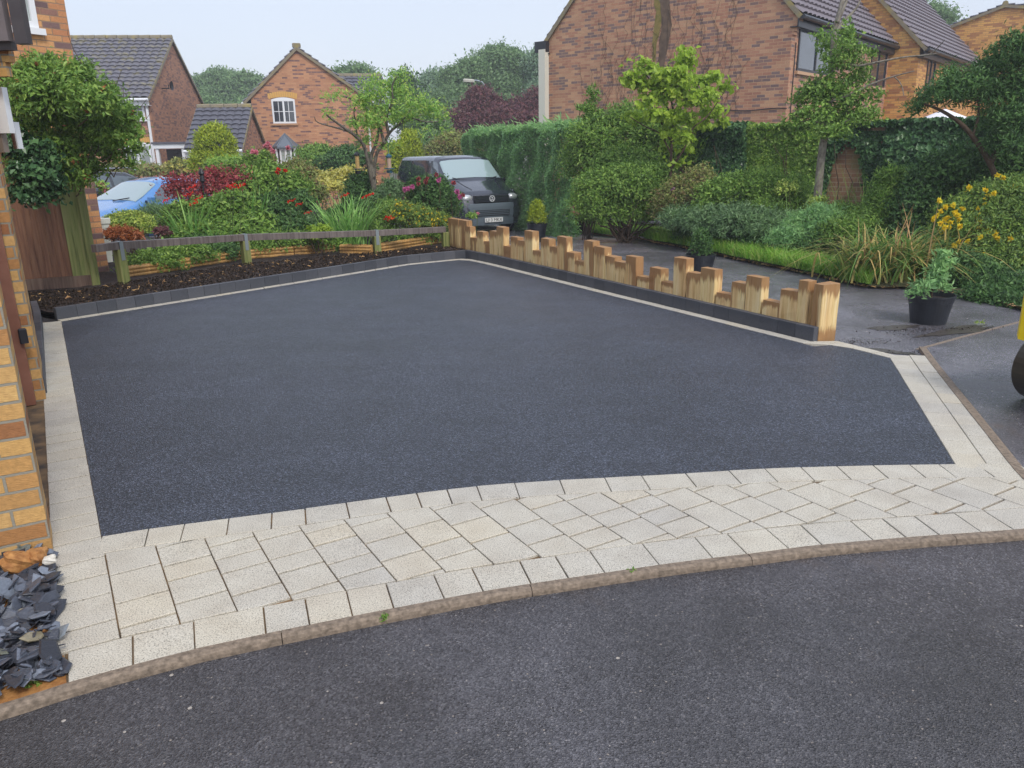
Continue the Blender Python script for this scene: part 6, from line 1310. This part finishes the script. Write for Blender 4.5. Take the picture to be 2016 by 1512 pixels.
r_h = px_shrub('yellow_flower_shrub', 'large arching shrub with yellow star flowers by the biggest plant pot', 'shrub', [(1890, 430, 40, 34, 9.9), (1940, 400, 44, 34, 9.9), (1995, 390, 44, 36, 9.9), (1925, 460, 54, 34, 9.6), (1985, 450, 50, 40, 9.5), (2035, 430, 44, 50, 9.4), (1865, 468, 30, 26, 9.8), (1960, 510, 54, 34, 9.3), (2020, 520, 50, 50, 9.1)], 44000, .05, 'hyper', clump=.1, asp=.4, group=RB, parts=(('blossoms', 'yfl', 520, .075, .05, .8),), r=.02)
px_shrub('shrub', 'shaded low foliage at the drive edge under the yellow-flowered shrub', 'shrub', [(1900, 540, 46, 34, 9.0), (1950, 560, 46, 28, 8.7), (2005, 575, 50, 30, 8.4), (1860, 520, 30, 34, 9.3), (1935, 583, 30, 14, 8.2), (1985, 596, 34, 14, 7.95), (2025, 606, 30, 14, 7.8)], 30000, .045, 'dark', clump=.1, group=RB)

blooms(r_h, 'bloom', [D(x, y, 9.42 if y < 440 else 9.15) for x, y in ((1853, 416), (1866, 428), (1871, 437), (1885, 424), (1888, 433), (1860, 432), (1880, 418), (1862, 408), (1876, 405), (1852, 440), (1963, 345), (1975, 350), (1908, 370), (1940, 374), (1957, 381), (1965, 470), (1905, 475), (1888, 476), (1878, 484), (1850, 395), (1895, 410), (1838, 430), (1859, 448), (1990, 470), (1930, 468), (1961, 462), (1845, 424), (1868, 446), (1890, 446))], .035, 16, 'yfl', .05)
# arching grass clump
gcx = Gt(1765, 556); r = empty('grass_clump', (gcx[0], gcx[1], gz(gcx[1])), 'large arching clump of green and straw-coloured blades beside the biggest pot', 'grass clump'); n = 620; B = rng.normal(size=(n, 3))*np.array([.30, .14, 0])+np.array([0, .12, .02])
blades('leaves', B, .5+.5*rng.random(n), .42, .024, 'straw', r, seg=7, droop=1.05)
n = 14; B = rng.normal(size=(n, 3))*np.array([.25, .1, 0]); blades('seed_stems', B, .8+.3*rng.random(n), .15, .016, 'litter', r, seg=5, droop=.2)

# plant pots
def pot(label, px, pyb, wpx, hpx, z=None, group='black plastic pots standing on the shared drive'):
    b = Gt(px, pyb); Y = b[1]; k = ppm(Y); R = wpx/2/k; h = hpx/k; r = empty('plant_pot', (b[0], Y+R*.8, gz(Y)-.03), label, 'plant pot', group); m_ = MB()
    m_.lathe((0, 0, 0), [(R*.74, 0), (R*.76, .004), (R*.93, h*.74), (R*.95, h*.75), (R*.99, h*.93), (R*1.03, h*.935), (R*1.03, h), (R*.985, h), (R*.96, h*.9), (R*.9, h*.6)], 40, open_=True); m_.build('body', POTM, r, smooth=False)
    m_ = MB(); m_.lathe((0, 0, 0), [(.001, h*.84), (R*.93, h*.82)], 24, open_=True); m_.build('compost', SOIL, r); return r, h, R
def potplant(name, label, r, h, R, hh, wr, N, leaf, m, asp, hang=0., blobs=None, up=0.):
    root = empty(name, tuple(np.array(r.location)+np.array([0, 0, h*.84])), label, 'potted plant'); bl = blobs or [(np.array([0, 0, hh*.3]), (wr, wr, hh*.35)), (np.array([0, 0, hh*.62]), (wr*.7, wr*.7, hh*.32)), (np.array([0, 0, hh*.85]), (wr*.35, wr*.35, hh*.2))]
    foliage('foliage', bl, N, leaf, m, root, min(.05, wr*.4), asp, hang, .7, .7, 10); m_ = MB(); m_.tube([(0, 0, -.05), (0, 0, hh*.8)], [.012, .004], 6); m_.build('stem', TWIG, root); return root
a = pot('black pot farthest away, holding a small golden conifer', 1058, 474, 41, 37); potplant('dwarf_conifer', 'small golden dwarf conifer in the farthest black pot', *a, .46, .15, 2600, .05, 'gold', .3, -.6)
a = pot('black pot partly hidden behind the timber posts, holding a dark cypress', 1383, 541, 61, 44); potplant('dwarf_conifer', 'small dark cypress seedling in the half-hidden pot', *a, .36, .12, 2200, .05, 'dark', .25, .2)
a = pot('largest black pot on the drive beside the grass clump', 1845, 636, 92, 62)
potplant('cypress', 'young spreading cypress in the largest black pot', *a, .3, .1, 1100, .06, 'hedge', .28, .1, blobs=[(np.array([-.02, 0, .1]), (.16, .12, .07)), (np.array([.03, 0, .22]), (.09, .09, .1)), (np.array([.06, 0, .36]), (.05, .05, .09)), (np.array([-.14, -.03, .05]), (.08, .06, .03)), (np.array([.07, .02, .32]), (.1, .05, .05))])
px_shrub('weed_tuft', 'bright grass tuft growing in the mud right of the largest pot', 'weed', [(1930, 640, 8, 3, 7.1)], 160, .03, 'lime', stems=False, clump=.03)

# climbing shrub on the board fence
CY = 8.9; cl = [(50, 165, 36, 34), (95, 160, 44, 40), (140, 185, 46, 42), (75, 205, 50, 44), (185, 205, 40, 34), (225, 225, 32, 26), (250, 245, 18, 18), (120, 240, 50, 36), (175, 250, 46, 30), (215, 265, 34, 22), (60, 255, 38, 34), (240, 280, 24, 12), (190, 290, 40, 22), (130, 290, 46, 20), (85, 300, 40, 24), (150, 325, 36, 16), (165, 350, 14, 18), (215, 310, 20, 14), (160, 140, 22, 16), (80, 130, 22, 12), (205, 180, 18, 12), (110, 340, 38, 24), (55, 345, 30, 36), (145, 352, 26, 18), (30, 200, 22, 40), (30, 290, 22, 40), (262, 225, 12, 10), (268, 262, 12, 8), (262, 300, 18, 14), (245, 322, 16, 12), (180, 335, 22, 16)]
b_0 = D(120, 470, 9.6); root = empty('climbing_shrub', (b_0[0], b_0[1], 0), 'overgrown climbing shrub spilling over the board fence and brick wall', 'climber'); inv_ = np.array(root.location)
CB = [(BL(x, y, a, b, CY+rng.normal()*.25)[0]-inv_, BL(x, y, a, b, CY)[1]) for x, y, a, b in cl]
foliage('foliage', CB, 27000, .058, 'mid', root, clump=.10, asp=.42, hang=.6, shell=.35, per=11); foliage('leaves', CB, 260, .05, 'orange', root, clump=.04, asp=.5, shell=1.05, per=5); tm = MB()
for c, _ in CB: branchy(tm, np.array([c[0]*.75, c[1]*.8, max(.9, c[2]-.2)]), c, .008, .003, .25, 6, 5)
for k in range(26): c, s_ = CB[rng.integers(len(CB))]; e_ = c+np.array([rng.normal()*.4, -.1, rng.random()*.35+.05]); branchy(tm, c, e_, .006, .002, .2, 4, 4)
tm.build('branches', TWIG, root)
px_shrub('ivy', 'dark ivy hanging at the left end of the board fence', 'ivy', [(45, 300, 22, 24, 8.5), (78, 312, 20, 22, 8.5), (58, 345, 24, 22, 8.4), (92, 352, 18, 20, 8.5), (50, 385, 16, 18, 8.4), (80, 392, 12, 16, 8.5), (110, 380, 12, 12, 8.6)], 5200, .06, 'ivy', clump=.09, asp=.75, stems=False, hang=.6)
px_shrub('rose', 'pink climbing rose beside the end of the brick wall', 'rose', [(202, 372, 6, 12, 10.9)], 200, .05, 'rowan', clump=.05, stems=False, parts=(('blossoms', 'pink', 50, .05, .03, .7),))
# weeds by the road edging
for i, (x, y, lb) in enumerate([(752, 1222, 'tiny weed at the edging joint left of centre'), (1243, 1132, 'tiny weed in the edging joint right of centre'), (68, 1352, 'small green weed beside the slate at the bottom left')]):
    p = G(x, y, -.02); r = empty('weed', p, lb, 'weed'); foliage('leaves', [(np.array([0, 0, .012]), (.022, .014, .012))], 60, .014, 'mid', r, .008)

hz = MB(); hz.box((0, 60, 11), (240, 150, 25.0)); ho = hz.build('haze', None); hm = bpy.data.materials.new('haze air'); hm.use_nodes = True; hm.node_tree.nodes.clear()
_o = hm.node_tree.nodes.new('ShaderNodeOutputMaterial'); _v = hm.node_tree.nodes.new('ShaderNodeVolumePrincipled'); _v.inputs['Color'].default_value = (.9, .94, 1., 1); _v.inputs['Density'].default_value = .0024; _v.inputs['Anisotropy'].default_value = .2
hm.node_tree.links.new(_v.outputs[0], _o.inputs['Volume']); ho.data.materials.append(hm); tag(ho, kind='stuff')
